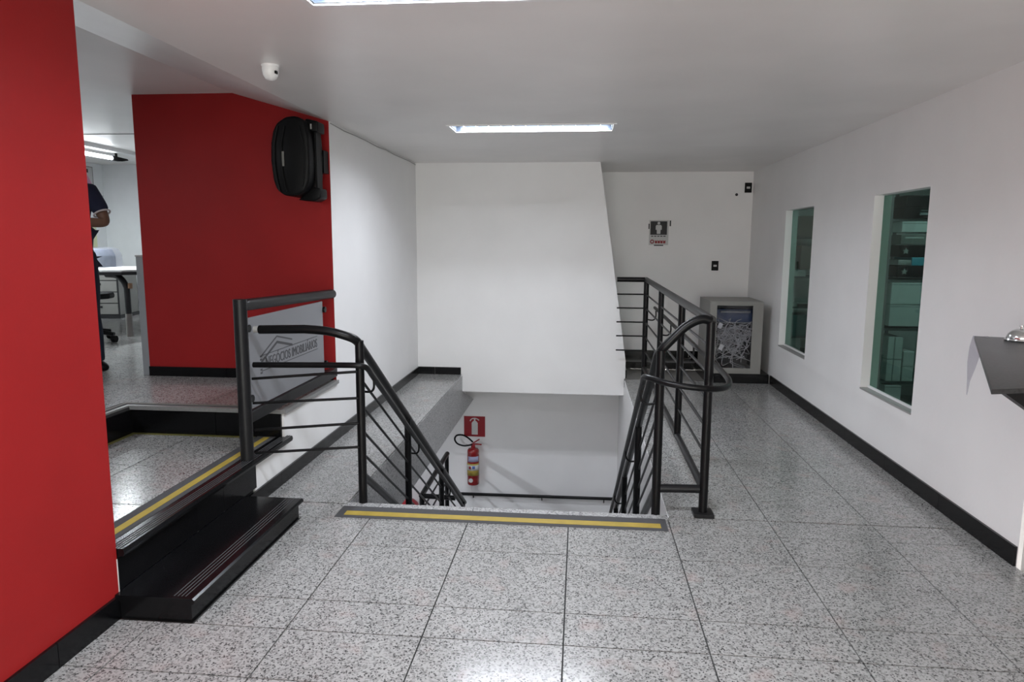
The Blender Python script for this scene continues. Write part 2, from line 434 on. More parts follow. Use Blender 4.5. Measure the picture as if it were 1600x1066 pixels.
# white wall on the left with the raised floors behind it
struct(prism('wall_left_white', [(1.575, 0.0), (YB, 0.0), (YB, 2.41), (2.98, 2.41), (2.98, ZP2 - 0.026), (2.0, ZP2 - 0.026), (2.0, ZP1 - 0.031), (1.575, ZP1 - 0.031)], 'x', -0.86, XL, WHITE))
struct(box('wall_left_far', -2.24, -0.721, YRED - 0.001, YRED + 0.14, ZP2, 2.62, RED))
bb = sempty('baseboard_red', (-1.5, YRED, ZP2))
for a, b in ((-2.24, -1.60), (-1.60, -1.0), (-1.0, -0.74)):
    box('baseboard_tile', a + 0.0015, b - 0.0015, YRED - 0.016, YRED - 0.001, ZP2, ZP2 + 0.075, G_BLACK, bb)
bb = sempty('baseboard_white', (XL, 3, 0))
ys = [1.45] + [1.9 + 0.55 * k for k in range(7)] + [YB]
for a, b in zip(ys[:-1], ys[1:]):
    box('baseboard_tile', XL, XL + 0.013, a + 0.0015, b - 0.0015, 0.0, 0.085, G_BLACK, bb)
# block over the far end of the stairs, one slanted side
struct(prism('wall_back_block', [(XL, ZC + 0.01), (1.34, ZC + 0.01), (1.672, 0.2), (1.672, -0.2), (-0.2, -0.2), (-0.2, 0.0), (XL, 0.0)], 'y', YB, YW, WHITE))
bb = sempty('baseboard_block', (0, YB, 0))
for a, b in ((XL + 0.013, -0.52), (-0.52, -0.215)):
    box('baseboard_tile', a + 0.0015, b - 0.0015, YB - 0.013, YB, 0.0, 0.085, G_BLACK, bb)
box('baseboard_tile', 1.674, 1.69, YB + 0.02, 6.3, 0.0, 0.09, G_BLACK, bb)
# far back wall with a low black ledge
struct(box('wall_back', 1.30, 3.45, YW, YW + 0.12, -0.1, 2.41, WHITE))
bb = sempty('baseboard_back', (2.4, 6.4, 0))
for a, b in ((1.69, 2.20), (2.20, 2.54), (2.54, 3.22)):
    box('ledge_tile', a + 0.0015, b - 0.0015, 6.36, YW, 0.0, 0.085, G_BLACK, bb)
    box('baseboard_tile', a + 0.0015, b - 0.0015, YW - 0.014, YW, 0.085, 0.16, G_BLACK, bb)
# right wall with the two openings
W1 = (4.50, 5.37, 0.455, 1.865); W2 = (2.365, 3.18, 0.455, 1.872)
vs, fs = [], []
for a, b, c, d in holed((1.2, YW, -0.1, 2.41), [(W1[0], W1[1], W1[2], W1[3]), (W2[0], W2[1], W2[2], W2[3])]):
    n = len(vs); vs += bverts(XR, XR + 0.12, a, b, c, d); fs += [tuple(i + n for i in f) for f in BF]
struct(mk('wall_right', vs, fs, WHITE))
bb = sempty('baseboard_right', (XR, 3, 0))
ys = [1.205, 1.92, 2.65, 3.38, 4.1, 4.85, 5.575]
for a, b in zip(ys[:-1], ys[1:]):
    box('baseboard_tile', XR - 0.013, XR, a + 0.0015, b - 0.0015, 0.0, 0.098, G_BLACK, bb)
struct(box('wall_right_near', XR + 0.02, XR + 0.14, YF, 1.199, -0.1, 2.41, PLASTER))
struct(boxes('wall_front', [(a, b, YF - 0.12, YF, c, d) for a, b, c, d in holed((-5.9, 3.4, -0.1, 2.7), [(-0.6, 3.1, 0.0, 2.25)])], WHITE))
d_ = sempty('door_1', (1.25, YF, 0))
for a, b in ((-0.6, 0.63), (0.63, 1.86), (1.86, 3.1)):
    box('glass_leaf', a + 0.03, b - 0.03, YF - 0.066, YF - 0.058, 0.03, 2.22, SHOPGLASS, d_)
    boxes('leaf_frame', [(a, a + 0.03, YF - 0.08, YF - 0.04, 0.0, 2.25), (b - 0.03, b, YF - 0.08, YF - 0.04, 0.0, 2.25), (a + 0.03, b - 0.03, YF - 0.08, YF - 0.04, 2.22, 2.25), (a + 0.03, b - 0.03, YF - 0.08, YF - 0.04, 0.0, 0.03)], ALU, d_)
ld = bpy.data.lights.new('daylight_portal', 'AREA'); ld.shape = 'RECTANGLE'; ld.size = 3.7; ld.size_y = 2.25; ld.cycles.is_portal = True
lo = bpy.data.objects.new('daylight_portal', ld); C.objects.link(lo); lo.location = (1.25, YF - 0.13, 1.125); lo.rotation_euler = (math.radians(90), 0, 0)
# stair well sides and the wall of the storey below
struct(prism('wall_stairwell_left', [(WY0 + 0.03, -0.012), (YB, -0.012), (YB, -0.2), (6.58, -0.485), (WY0 + 0.03, -0.485)], 'x', WX0 - 0.10, WX0, G_SIDE))
struct(box('wall_stairwell_right', WX1, WX1 + 0.12, WY0 - 0.3, 6.58, ZLOW, -0.012, WHITE))
struct(box('wall_stairwell_front', -2.4, WX1, WY0 - 0.2, WY0 - 0.02, ZLOW, -0.1, WHITE))
struct(box('wall_lower_back', -2.6, 1.78, 6.58, 6.70, ZLOW, -0.102, WHITE))
struct(box('wall_lower_left', -2.6, -2.48, WY0 - 0.2, 6.58, ZLOW, -0.1, WHITE))
struct(boxes('ceiling_lower', [(-2.6, WX0 - 0.1, WY0 - 0.2, 6.58, -0.485, -0.101), (-2.6, -0.725, WY0 - 0.2, 6.7, -0.101, -0.001), (-0.725, WX0 - 0.001, 5.655, 6.7, -0.101, -0.002)], WHITE))
fo = struct(box('floor_lower', -2.6, 1.78, WY0 - 0.2, 6.58, ZLOW - 0.1, ZLOW - 0.01, GROUT))
tiles(fo, [(-2.48, 1.66, 5.28, 6.58), (-2.48, -0.25, 1.64, 5.28)], ZLOW, 0.55, 0.0, 5.28, G_FLOOR)
# the ceilings
TRO = [(0.13, 1.37, 3.22, 3.52), (0.13, 1.37, 0.19, 0.49), (0.13, 1.37, -2.84, -2.54)]
ce = struct(boxes('ceiling', [(a, b, c, d, ZC, ZC + 0.012) for a, b, c, d in holed((XL, XR + 0.15, YF, YW), TRO)], CEIL))
struct(prism('ceiling_slope', [(XL, ZC), (-1.45, 2.61), (-1.45, 2.622), (XL, ZC + 0.012)], 'y', YF, 7.72, CEIL))
struct(boxes('ceiling_office', [(-5.8, -1.45, YF, 7.6, 2.61, 2.63), ], CEIL))
box('ceiling_joint', -5.6, -2.2, 4.80, 4.815, 2.603, 2.61, LITEGREY, bpy.data.objects['ceiling_office'])
# office
struct(box('wall_office_back', -5.8, -0.86, 7.6, 7.72, 0.0, 2.63, WHITE2))
struct(box('wall_office_left', -5.92, -5.8, YF, 7.72, 0.0, 2.63, WHITE2))
struct(box('wall_office_right', -0.98, -0.861, YRED + 0.14, 7.6, ZP2, 2.62, WHITE2))
# storage room behind the openings
struct(box('wall_storage_back', XR + 0.12, 5.3, YW, YW + 0.12, -0.1, 2.5, WHITE))
struct(box('wall_storage_right', 5.3, 5.42, 1.2, YW + 0.12, -0.1, 2.5, WHITE))
struct(box('wall_storage_front', XR + 0.14, 5.3, 1.08, 1.2, -0.1, 2.5, WHITE))
struct(box('ceiling_storage', XR + 0.15, 5.3, 1.2, YW, 2.40, 2.5, WHITE))
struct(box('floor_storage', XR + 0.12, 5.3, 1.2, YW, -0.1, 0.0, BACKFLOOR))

# ------------------------------------------------------------------ interior openings with green glass
for k, W in enumerate((W1, W2)):
    o = sempty('window_%d' % (k + 1), (XR + 0.06, (W[0] + W[1]) / 2, W[2]))
    box('pane', XR + 0.066, XR + 0.074, W[0] + 0.002, W[1] - 0.002, W[2] + 0.002, W[3] - 0.002, GLASS, o)
    box('sill', XR - 0.004, XR + 0.065, W[0] + 0.001, W[1] - 0.001, W[2], W[2] + 0.012, LITEGREY, o)
    box('glazing_bead', XR + 0.050, XR + 0.065, W[0] + 0.002, W[1] - 0.002, W[2] + 0.012, W[2] + 0.027, METWHITE, o)

# ------------------------------------------------------------------ ceiling troffers
def troffer(x0, x1, y0, y1, label):
    th = thing('ceiling_light', ((x0 + x1) / 2, (y0 + y1) / 2, ZC - 0.008), label, 'light', 'recessed fluorescent lights')
    z0, z1 = ZC, ZC + 0.085
    e = 0.004
    boxes('housing', [(x0 + e, x1 - e, y0 + e, y1 - e, z1, z1 + 0.006), (x0 + e, x0 + 0.01, y0 + e, y1 - e, z0, z1), (x1 - 0.01, x1 - e, y0 + e, y1 - e, z0, z1),
                      (x0 + e, x1 - e, y0 + e, y0 + 0.01, z0, z1), (x0 + e, x1 - e, y1 - 0.01, y1 - e, z0, z1)], REFLECT, th)
    boxes('frame', [(x0 - 0.02, x1 + 0.02, y0 - 0.02, y0 + 0.004, z0 - 0.008, z0), (x0 - 0.02, x1 + 0.02, y1 - 0.004, y1 + 0.02, z0 - 0.008, z0),
                    (x0 - 0.02, x0 + 0.004, y0 + 0.004, y1 - 0.004, z0 - 0.008, z0), (x1 - 0.004, x1 + 0.02, y0 + 0.004, y1 - 0.004, z0 - 0.008, z0)], METWHITE, th)
    for yy in (y0 + 0.085, y1 - 0.085):
        tube('fluorescent_tube', [(x0 + 0.03, yy, z0 + 0.052), (x1 - 0.03, yy, z0 + 0.052)], 0.014, TUBE_E, th, 10)
        ld = bpy.data.lights.new('tube_light', 'AREA'); ld.shape = 'RECTANGLE'; ld.size = x1 - x0 - 0.08; ld.size_y = 0.024
        ld.energy = TROFFER_W; ld.color = COOL; ld.spread = math.radians(168)
        lo = bpy.data.objects.new('tube_light', ld); C.objects.link(lo); lo.parent = th
        lo.location = Vector(((x0 + x1) / 2, yy, z0 + 0.036)) - ORG[th]
    for k in range(1, 13):
        xx = x0 + (x1 - x0) * k / 13
        prism('louvre_blade', [(y0 + 0.012, z0 + 0.002), (y1 - 0.012, z0 + 0.002), (y1 - 0.012, z0 + 0.03), (y1 - 0.085, z0 + 0.016), (y0 + 0.085, z0 + 0.016), (y0 + 0.012, z0 + 0.03)], 'x', xx - 0.0015, xx + 0.0015, METWHITE, th)
troffer(*TRO[0], 'recessed fluorescent ceiling light above the stairwell')
troffer(*TRO[1], 'recessed fluorescent ceiling light cut off by the top of the photo')
troffer(*TRO[2], 'recessed fluorescent ceiling light behind the viewer')

# ------------------------------------------------------------------ stairs
sc_ = thing('staircase', (0.73, 1.66, 0), 'straight staircase going down between the two black railings', 'stairs')
for k in range(1, 14):
    y0 = 1.665 + 0.28 * (k - 1); z = -0.18 * k
    box('step', WX0 + 0.003, WX1 - 0.003, y0, y0 + 0.30, z - 0.03, z, G_SIDE, sc_)
    box('riser', WX0 + 0.003, WX1 - 0.003, y0, y0 + 0.02, z, z + 0.15, G_SIDE, sc_)
prism('soffit', [(1.665, -0.25), (1.665 + 13 * 0.28 + 0.02, -0.25 - 13 * 0.18), (1.665 + 13 * 0.28 + 0.02, -0.25 - 13 * 0.18 - 0.12), (1.665, -0.40)], 'x', WX0 + 0.003, WX1 - 0.003, WHITE, sc_)

# ------------------------------------------------------------------ railings
def post(th, x, y, z0, z1, r=0.04, mat=BLACKM):
    return tube('post', [(x, y, z0), (x, y, z1)], r, mat, th, 14)
def down(y, z0, y0):            # height along the stair slope
    return z0 - SL * (y - y0)
YEND = 5.35
# --- right: stair railing, curved ends and the guard along the opening
rr = thing('stair_railing', (1.75, 1.7, 0), 'black steel railing with looped handrail end along the right of the stairwell', 'railing')
xs_ = 1.58
pp = post(rr, 1.855, 1.70, 0.02, 1.10, 0.025)
box('base_plate', 1.800, 1.910, 1.645, 1.755, 0.0, 0.02, GREYM, pp)
post(rr, 1.590, 1.685, -0.18, 0.94, 0.025)
post(rr, 1.865, 2.87, 0.14, 1.11, 0.025)
post(rr, 1.865, 4.15, 0.14, 1.11, 0.025)
post(rr, 1.865, 5.58, 0.0, 1.14, 0.028)
for y_ in (2.80, 4.05, 5.25):
    post(rr, xs_, y_, -0.18 * math.ceil((y_ - 1.66) / 0.28), down(y_, 0.96, 1.66), 0.025)
top = smooth_path([(1.855, 1.70, 1.105), (1.80, 1.695, 1.115), (1.72, 1.69, 1.075), (1.64, 1.685, 0.995), (1.597, 1.69, 0.945), (1.58, 1.74, 0.905)], 6) + [(xs_, YEND, down(YEND, 0.905, 1.74))]
tube('top_rail', top, 0.025, BLACKM, rr, 14)
tube('guard_rail', [(1.862, 1.72, 1.105), (1.865, 5.60, 1.128)], 0.027, GREYM, rr, 14)
tube('guard_rail', [(1.545, 5.585, 1.128), (1.85, 5.585, 1.128)], 0.027, BLACKM, rr, 14)
tube('bottom_rail', [(1.865, 1.73, 0.130), (1.865, 5.56, 0.150)], 0.023, GREYM, rr)
tube('bottom_rail', [(1.61, 1.69, 0.150), (1.83, 1.70, 0.152)], 0.024, GREYM, rr)
for z in (0.967, 0.815, 0.660, 0.505, 0.345):
    tube('bar', [(1.865, 1.72, z - 0.01), (1.865, 5.56, z)], 0.008, GREYM, rr, 8)
    tube('bar', [(1.55, 5.585, z), (1.85, 5.585, z)], 0.008, BLACKM, rr, 8)
for dz in (0.20, 0.35, 0.49, 0.63):
    z = 0.96 - dz
    tube('bar', [(xs_ + 0.01, 1.68, z), (xs_ + 0.01, YEND, z - SL * (YEND - 1.68))], 0.008, BLACKM, rr, 8)
tube('stringer_rail', [(xs_ + 0.01, 1.68, 0.16), (xs_ + 0.01, YEND, 0.16 - SL * (YEND - 1.68))], 0.022, BLACKM, rr, 10)
hand = [(1.50, YEND, 0.79 - SL * (YEND - 1.66)), (1.50, 3.2, 0.79 - SL * 1.54)] + smooth_path([(1.50, 1.72, 0.755), (1.498, 1.63, 0.800), (1.53, 1.545, 0.808), (1.62, 1.475, 0.795), (1.735, 1.45, 0.785), (1.85, 1.475, 0.775), (1.93, 1.56, 0.775), (1.958, 1.70, 0.790), (1.958, 2.0, 0.80)], 5) + [(1.955, 5.5, 0.83)]
tube('handrail', hand, 0.0165, BLACKM, rr, 12)
for y_ in (1.80, 2.85, 4.1, 5.2):
    z = 0.79 - SL * (y_ - 1.66)
    tube('handrail_bracket', smooth_path([(1.50, y_, z), (1.50, y_, z - 0.06), (1.53, y_, z - 0.09), (xs_, y_, z - 0.085)], 4), 0.007, BLACKM, rr, 8)
for y_ in (2.87, 4.15, 5.4):
    tube('handrail_bracket', smooth_path([(1.957, y_, 0.805), (1.957, y_, 0.74), (1.93, y_, 0.705), (1.872, y_, 0.71)], 4), 0.007, BLACKM, rr, 8)
# --- left: stair railing, link to the landing and the guard with the printed glass
lr = thing('stair_railing', (-0.4, 1.55, 0), 'black steel railing with a printed frosted glass panel left of the stairwell', 'railing')
xl_ = -0.12
post(lr, xl_ + 0.01, 1.675, -0.18, 0.965, 0.025)
for y_ in (2.80, 4.05, 5.25):
    post(lr, xl_, y_, -0.18 * math.ceil((y_ - 1.66) / 0.28), down(y_, 0.97, 1.66), 0.025)
top = [(-0.665, 1.60, 1.028)] + smooth_path([(-0.40, 1.60, 1.035), (-0.27, 1.605, 1.025), (-0.17, 1.62, 0.998), (-0.125, 1.66, 0.968), (xl_, 1.74, 0.915)], 6) + [(xl_, YEND, down(YEND, 0.915, 1.74))]
tube('top_rail', top, 0.025, BLACKM, lr, 14)
tube('handrail', [(-0.70, 1.58, 0.828)] + smooth_path([(-0.20, 1.575, 0.838), (-0.08, 1.575, 0.838), (-0.05, 1.62, 0.815), (-0.05, 1.70, 0.765)], 4) + [(-0.05, YEND, 0.765 - SL * (YEND - 1.70))], 0.0165, BLACKM, lr, 12)
for zl, zr in ((0.748, 0.787), (0.606, 0.632), (0.448, 0.484), (0.311, 0.342)):
    tube('bar', [(-0.71, 1.575, zl), (-0.12, 1.66, zr)], 0.008, BLACKM, lr, 8)
for dz in (0.215, 0.37, 0.52, 0.66):
    z = 0.965 - dz
    tube('bar', [(xl_, 1.69, z), (xl_, YEND, z - SL * (YEND - 1.69))], 0.008, BLACKM, lr, 8)
tube('stringer_rail', [(xl_ + 0.01, 1.69, 0.16), (xl_ + 0.01, YEND, 0.16 - SL * (YEND - 1.69))], 0.022, BLACKM, lr, 10)
for y_ in (1.74, 2.85, 4.1, 5.2):
    z = 0.765 - SL * (y_ - 1.70)
    tube('handrail_bracket', smooth_path([(-0.05, y_, z), (-0.05, y_, z - 0.06), (-0.07, y_, z - 0.085), (xl_, y_, z - 0.085)], 4), 0.007, BLACKM, lr, 8)
post(lr, -0.735, 1.525, ZP1 + 0.004, 1.205, 0.037, GREYM)
tube('guard_rail', [(-0.735, 1.525, 1.170), (-0.735, YRED - 0.002, 1.130)], 0.034, GREYM, lr, 16)
box('bottom_rail', -0.765, -0.71, 1.55, YRED - 0.002, 0.495, 0.560, GREYM, lr, 0.004)
gp = box('glass_panel', -0.741, -0.731, 1.60, 2.76, 0.565, 1.092, FILM, lr)
gp['label'] = 'grey frosted glass panel with a printed house roof and lettering'
xg = -0.7300
for za, zb in ((0.945, 0.0), (0.912, 0.0)):
    ht = za; w_ = 0.010 if za > 0.93 else 0.016
    prism('printed_roof', [(1.745, ht - 0.090), (1.97, ht), (2.20, ht - 0.05), (2.20, ht - 0.05 - w_), (1.97, ht - w_), (1.745, ht - 0.090 - w_)], 'x', xg - 0.001, xg, FILMINK, gp)
box('printed_line', xg - 0.001, xg, 1.745, 2.64, 0.850, 0.8545, FILMINK, gp)
box('printed_line', xg - 0.001, xg, 1.745, 2.64, 0.758, 0.7625, FILMINK, gp)
text('printed_lettering', 'NEGÓCIOS IMOBILIÁRIOS', 0.085, (0, 1, 0), (0, 0, 1), (xg, 1.80, 0.776), FILMINK, gp, 0.83)
for k in range(6):
    box('printed_mark', xg - 0.001, xg, 1.730, 1.755, 0.745 + k * 0.02, 0.755 + k * 0.02, FILMINK, gp)
for y_, z_ in ((2.775, 1.03), (2.775, 0.63), (1.585, 1.035), (1.585, 0.63)):
    lathe('glass_clamp', [(0.0, -0.022), (0.022, -0.022), (0.022, 0.022), (0.0, 0.022)], (-0.736, y_, z_), BLACKM, lr, 12, 'x')
lathe('end_cap', [(0.0, -0.013), (0.02, -0.013), (0.02, 0.013), (0, 0.013)], (-0.68, 1.595, 1.03), LITEGREY, lr, 12, 'x')
# --- guard of the storey below
lg = thing('landing_guard', (-0.45, 5.2, ZLOW), 'black steel guard rail down in the stairwell seen through the left railing', 'railing')
post(lg, -0.45, 4.66, ZLOW, -1.09, 0.028); post(lg, -0.45, 6.02, ZLOW, -1.05, 0.026)
tube('top_rail', [(-0.45, 4.63, -1.075), (-0.45, 6.06, -1.062)], 0.028, BLACKM, lg)
tube('top_rail', [(-0.45, 4.66, -1.085), (-0.10, 4.66, -1.095)], 0.026, BLACKM, lg)
for k in range(6):
    z = -1.24 - 0.16 * k
    tube('bar', [(-0.45, 4.66, z), (-0.45, 6.02, z)], 0.010, BLACKM, lg, 8)
lw = thing('lower_light', (-1.3, 4.2, -0.55), 'fluorescent batten on the ceiling of the storey below', 'light')
box('batten', -1.35, -1.25, 3.55, 4.85, -0.525, -0.487, METWHITE, lw)
tube('fluorescent_tube', [(-1.3, 3.6, -0.545), (-1.3, 4.8, -0.545)], 0.014, TUBE_E, lw, 10)
ld = bpy.data.lights.new('lower_tube', 'AREA'); ld.shape = 'RECTANGLE'; ld.size = 0.024; ld.size_y = 1.15; ld.energy = 20; ld.color = COOL
lo = bpy.data.objects.new('lower_tube', ld); C.objects.link(lo); lo.parent = lw; lo.location = Vector((-1.3, 4.2, -0.562)) - ORG[lw]
wh = thing('wall_handrail', (0.7, 6.52, -1.76), 'thin black handrail along the wall below the fire extinguisher', 'handrail')
tube('rail', [(-0.42, 6.52, -1.745), (1.64, 6.52, -1.735)], 0.020, BLACKM, wh)
for x_ in (-0.2, 0.7, 1.5):
    tube('bracket', [(x_, 6.52, -1.75), (x_, 6.545, -1.80), (x_, 6.58, -1.80)], 0.007, BLACKM, wh, 8)

# ------------------------------------------------------------------ fire extinguisher, its sign, red bin
ex = thing('fire_extinguisher', (-0.19, 6.47, -1.585), 'red fire extinguisher hanging on the stairwell wall', 'fire extinguisher')
ec = (-0.19, 6.47, 0)
lathe('cylinder', [(0.0, -1.585), (0.070, -1.585), (0.077, -1.575), (0.077, -1.150), (0.074, -1.128), (0.062, -1.112), (0.03, -1.104), (0.028, -1.085), (0.0, -1.085)], ec, EXTRED, ex)
def wrap(name, z0, z1, mat, a0, a1, r=0.0785, par=ex):
    vs, fs = [], []; n = 14
    for k in range(n + 1):
        a = math.radians(a0 + (a1 - a0) * k / n)
        for rr_ in (r, r + 0.001):
            for z in (z0, z1): vs.append((ec[0] + rr_ * math.cos(a), ec[1] + rr_ * math.sin(a), z))
    for k in range(n):
        b = 4 * k
        fs += [(b, b + 1, b + 5, b + 4), (b + 2, b + 6, b + 7, b + 3), (b + 1, b + 3, b + 7, b + 5), (b, b + 4, b + 6, b + 2)]
    fs += [(0, 2, 3, 1), (4 * n, 4 * n + 1, 4 * n + 3, 4 * n + 2)]
    return mk(name, vs, fs, mat, par, True)
wrap('label_plate', -1.27, -1.20, LABELLIL, 225, 335)
yl = wrap('label_plate', -1.455, -1.295, LABELY, 195, 345)
wrap('label_band', -1.385, -1.315, PAPER, 197, 343, 0.0797, yl)
wrap('label_band', -1.360, -1.325, LABELB, 268, 295, 0.0808, yl)
wrap('label_band', -1.365, -1.330, INKRED, 235, 258, 0.0808, yl)
lathe('round_label', [(0.0, -0.002), (0.028, -0.002), (0.028, 0.0), (0.0, 0.0)], (-0.21, 6.39, -1.515), PAPER, ex, 16, 'y')
box('valve', -0.215, -0.165, 6.45, 6.49, -1.085, -1.045, INKRED, ex, 0.005)
box('handle', -0.20, -0.08, 6.46, 6.48, -1.06, -1.045, INKRED, ex, 0.003, Matrix.Rotation(math.radians(4), 3, 'Y'))
box('handle', -0.20, -0.10, 6.46, 6.48, -1.02, -1.006, INKRED, ex, 0.003, Matrix.Rotation(math.radians(-32), 3, 'Y'))
tube('hose', smooth_path([(-0.20, 6.45, -1.055), (-0.30, 6.44, -1.07), (-0.39, 6.44, -1.045), (-0.425, 6.44, -0.985), (-0.395, 6.44, -0.935), (-0.32, 6.44, -0.93), (-0.25, 6.44, -0.965), (-0.19, 6.445, -1.02)], 5), 0.011, BLACKP, ex, 8)
box('wall_bracket', -0.22, -0.16, 6.53, 6.58, -1.35, -1.30, BLACKM, ex)
sg = tag(box('extinguisher_sign', -0.325, -0.050, 6.573, 6.5795, -0.982, -0.712, SIGNRED), 'square red sign with a white fire extinguisher symbol on the stairwell wall', 'sign')
mk('symbol', *[x for x in ([( -0.225, 6.5725, -0.955), (-0.145, 6.5725, -0.955), (-0.145, 6.5725, -0.80), (-0.165, 6.5725, -0.775), (-0.205, 6.5725, -0.775), (-0.225, 6.5725, -0.80)], [(0, 1, 2, 3, 4, 5)])], PAPER, sg)
tube('symbol', smooth_path([(-0.245, 6.572, -0.775), (-0.225, 6.572, -0.748), (-0.185, 6.572, -0.738), (-0.145, 6.572, -0.75), (-0.13, 6.572, -0.765)], 4), 0.007, PAPER, sg, 6)
box('symbol', -0.195, -0.175, 6.571, 6.5725, -0.775, -0.745, PAPER, sg)
rb = thing('red_bin', (-1.0, 6.3, ZLOW), 'round red object low in the stairwell behind the left railing post', 'bin')
lathe('body', [(0.0, ZLOW), (0.12, ZLOW), (0.13, ZLOW + 0.58), (0.0, ZLOW + 0.58)], (-1.0, 6.3, 0), plain('bright_red_plastic', (0.40, 0.02, 0.03), 0.4), rb)
lathe('dome_lid', [(0.0, ZLOW + 0.58), (0.135, ZLOW + 0.58), (0.133, ZLOW + 0.64), (0.115, ZLOW + 0.70), (0.07, ZLOW + 0.745), (0.0, ZLOW + 0.76)], (-1.0, 6.3, 0), MATS['bright_red_plastic'], rb)

# ------------------------------------------------------------------ loudspeaker
sp = thing('loudspeaker', (-0.87, 2.78, 1.82), 'black loudspeaker hung on the red wall under the ceiling', 'speaker')
prof = [(-0.985, 1.885), (-1.005, 1.95), (-1.018, 2.08), (-1.012, 2.20), (-0.995, 2.28), (-0.965, 2.335), (-0.90, 2.375), (-0.83, 2.380), (-0.765, 2.350), (-0.742, 2.25), (-0.735, 2.09), (-0.745, 1.95), (-0.775, 1.87), (-0.84, 1.835), (-0.93, 1.84)]
prism('cabinet', prof, 'y', 2.62, 2.90, BLACKP, sp, 0.022)
def arcx(dx, y): return [(x_ + dx, y, z_) for x_, z_ in ((-0.955, 1.87), (-0.975, 1.97), (-0.985, 2.09), (-0.98, 2.20), (-0.955, 2.31))]
tube('front_rib', smooth_path(arcx(0.0, 2.617), 5), 0.007, BLACKP, sp, 8)
tube('front_rib', smooth_path(arcx(0.05, 2.616), 5), 0.005, BLACKP, sp, 8)
tube('front_rib', smooth_path([(-0.79, 2.616, 1.90), (-0.775, 2.616, 2.0), (-0.77, 2.616, 2.10), (-0.775, 2.616, 2.2), (-0.80, 2.616, 2.31)], 5), 0.006, BLACKP, sp, 8)
box('badge', -0.932, -0.915, 2.614, 2.62, 2.04, 2.14, DEVICE, sp, 0.002)
prism('yoke_arm', [(-0.80, 2.29), (-0.70, 2.28), (-0.70, 2.355), (-0.79, 2.375)], 'y', 2.70, 2.84, BLACKP, sp, 0.012)
prism('yoke_arm', [(-0.86, 1.815), (-0.74, 1.805), (-0.695, 1.83), (-0.695, 1.895), (-0.745, 1.905), (-0.80, 1.87)], 'y', 2.70, 2.84, BLACKP, sp, 0.012)
box('yoke_strap', -0.735, -0.722, 2.72, 2.82, 1.87, 2.31, BLACKP, sp)
box('wall_plate', -0.82, -0.73, 2.88, YRED - 0.002, 2.02, 2.18, BLACKP, sp)
box('label_sticker', -0.752, -0.742, 2.694, 2.70, 2.30, 2.335, LITEGREY, sp)

# ------------------------------------------------------------------ small things on walls and ceiling
se = thing('motion_sensor', (-0.43, 1.36, ZC - 0.12), 'small white motion sensor on the ceiling', 'sensor')
lathe('mount', [(0.0, ZC), (0.046, ZC), (0.044, ZC - 0.010), (0.0, ZC - 0.010)], (-0.43, 1.36, 0), METWHITE, se)
lathe('body', [(0.041, ZC - 0.010), (0.041, ZC - 0.030), (0.037, ZC - 0.050), (0.027, ZC - 0.066), (0.012, ZC - 0.074), (0.0, ZC - 0.075)], (-0.43, 1.36, 0), METWHITE, se)
box('lens_dot', -0.394, -0.386, 1.325, 1.345, ZC - 0.047, ZC - 0.034, BLACKP, se)
cb = tag(tube('hairline', [(XL + 0.006, 3.0 + 0.3 * k, ZC - 0.012 - 0.010 * math.sin(k * 1.9) ** 2) for k in range(10)], 0.004, LITEGREY, None, 6), 'thin grey line along the top of the white left wall', 'hairline')  # thin grey line where the left wall meets the ceiling
def switch(x, z, label):
    s = thing('wall_switch', (x, YW, z - 0.06), label, 'switch', 'black wall switches')
    box('plate', x - 0.042, x + 0.042, YW - 0.010, YW, z - 0.06, z + 0.06, BLACKP, s, 0.003)
    box('rocker', x - 0.02, x + 0.02, YW - 0.014, YW - 0.010, z - 0.012, z + 0.012, PAPER, s)
switch(2.822, 1.247, 'black wall switch with white rocker above the grey rack cabinet')
switch(3.180, 2.205, 'black wall switch high in the corner under the ceiling')
tag(lathe('wall_plug', [(0.0, -0.006), (0.014, -0.006), (0.018, 0.0), (0.0, 0.0)], (3.045, YW, 2.122), INK, None, 12, 'y'), 'small black round hole plug in the back wall near the corner', 'plug')
bp_ = thing('blank_plate', (2.11, YW, 1.32), 'blank cover plate the colour of the wall below the toilet notice', 'plate')
box('plate', 2.02, 2.20, YW - 0.006, YW, 1.325, 1.39, WHITE, bp_, 0.002)
no = thing('toilet_notice', (2.12, YW, 1.50), 'paper notice with a black toilet symbol and red print taped to the back wall', 'notice')
box('sheet', 1.995, 2.235, YW - 0.003, YW - 0.0005, 1.50, 1.81, PAPER, no)
box('black_square', 2.01, 2.215, YW - 0.0045, YW - 0.003, 1.628, 1.795, INK, no)
y_ = YW - 0.0055
lathe('figure', [(0.0, -0.001), (0.017, -0.001), (0.017, 0.0), (0.0, 0.0)], (2.112, y_ + 0.001, 1.772), PAPER, no, 14, 'y')
prism('figure', [(2.085, 1.75), (2.139, 1.75), (2.149, 1.735), (2.149, 1.69), (2.136, 1.69), (2.134, 1.64), (2.09, 1.64), (2.088, 1.69), (2.075, 1.69), (2.075, 1.735)], 'y', y_, y_ + 0.001, PAPER, no)
for k in range(5):
    box('print_line', 2.02 + 0.038 * k, 2.048 + 0.038 * k, y_, y_ + 0.001, 1.605, 1.616, INK, no)
ringp = [(2.035 + 0.02 * math.cos(a * math.pi / 6), y_, 1.543 + 0.02 * math.sin(a * math.pi / 6)) for a in range(12)]
tube('red_print', ringp, 0.006, INKRED, no, 6, True)
for k in range(4):
    prism('red_print', [(2.07 + 0.034 * k, 1.522), (2.098 + 0.034 * k, 1.522), (2.098 + 0.034 * k, 1.562), (2.084 + 0.034 * k, 1.55), (2.07 + 0.034 * k, 1.562)], 'y', y_, y_ + 0.001, INKRED, no)
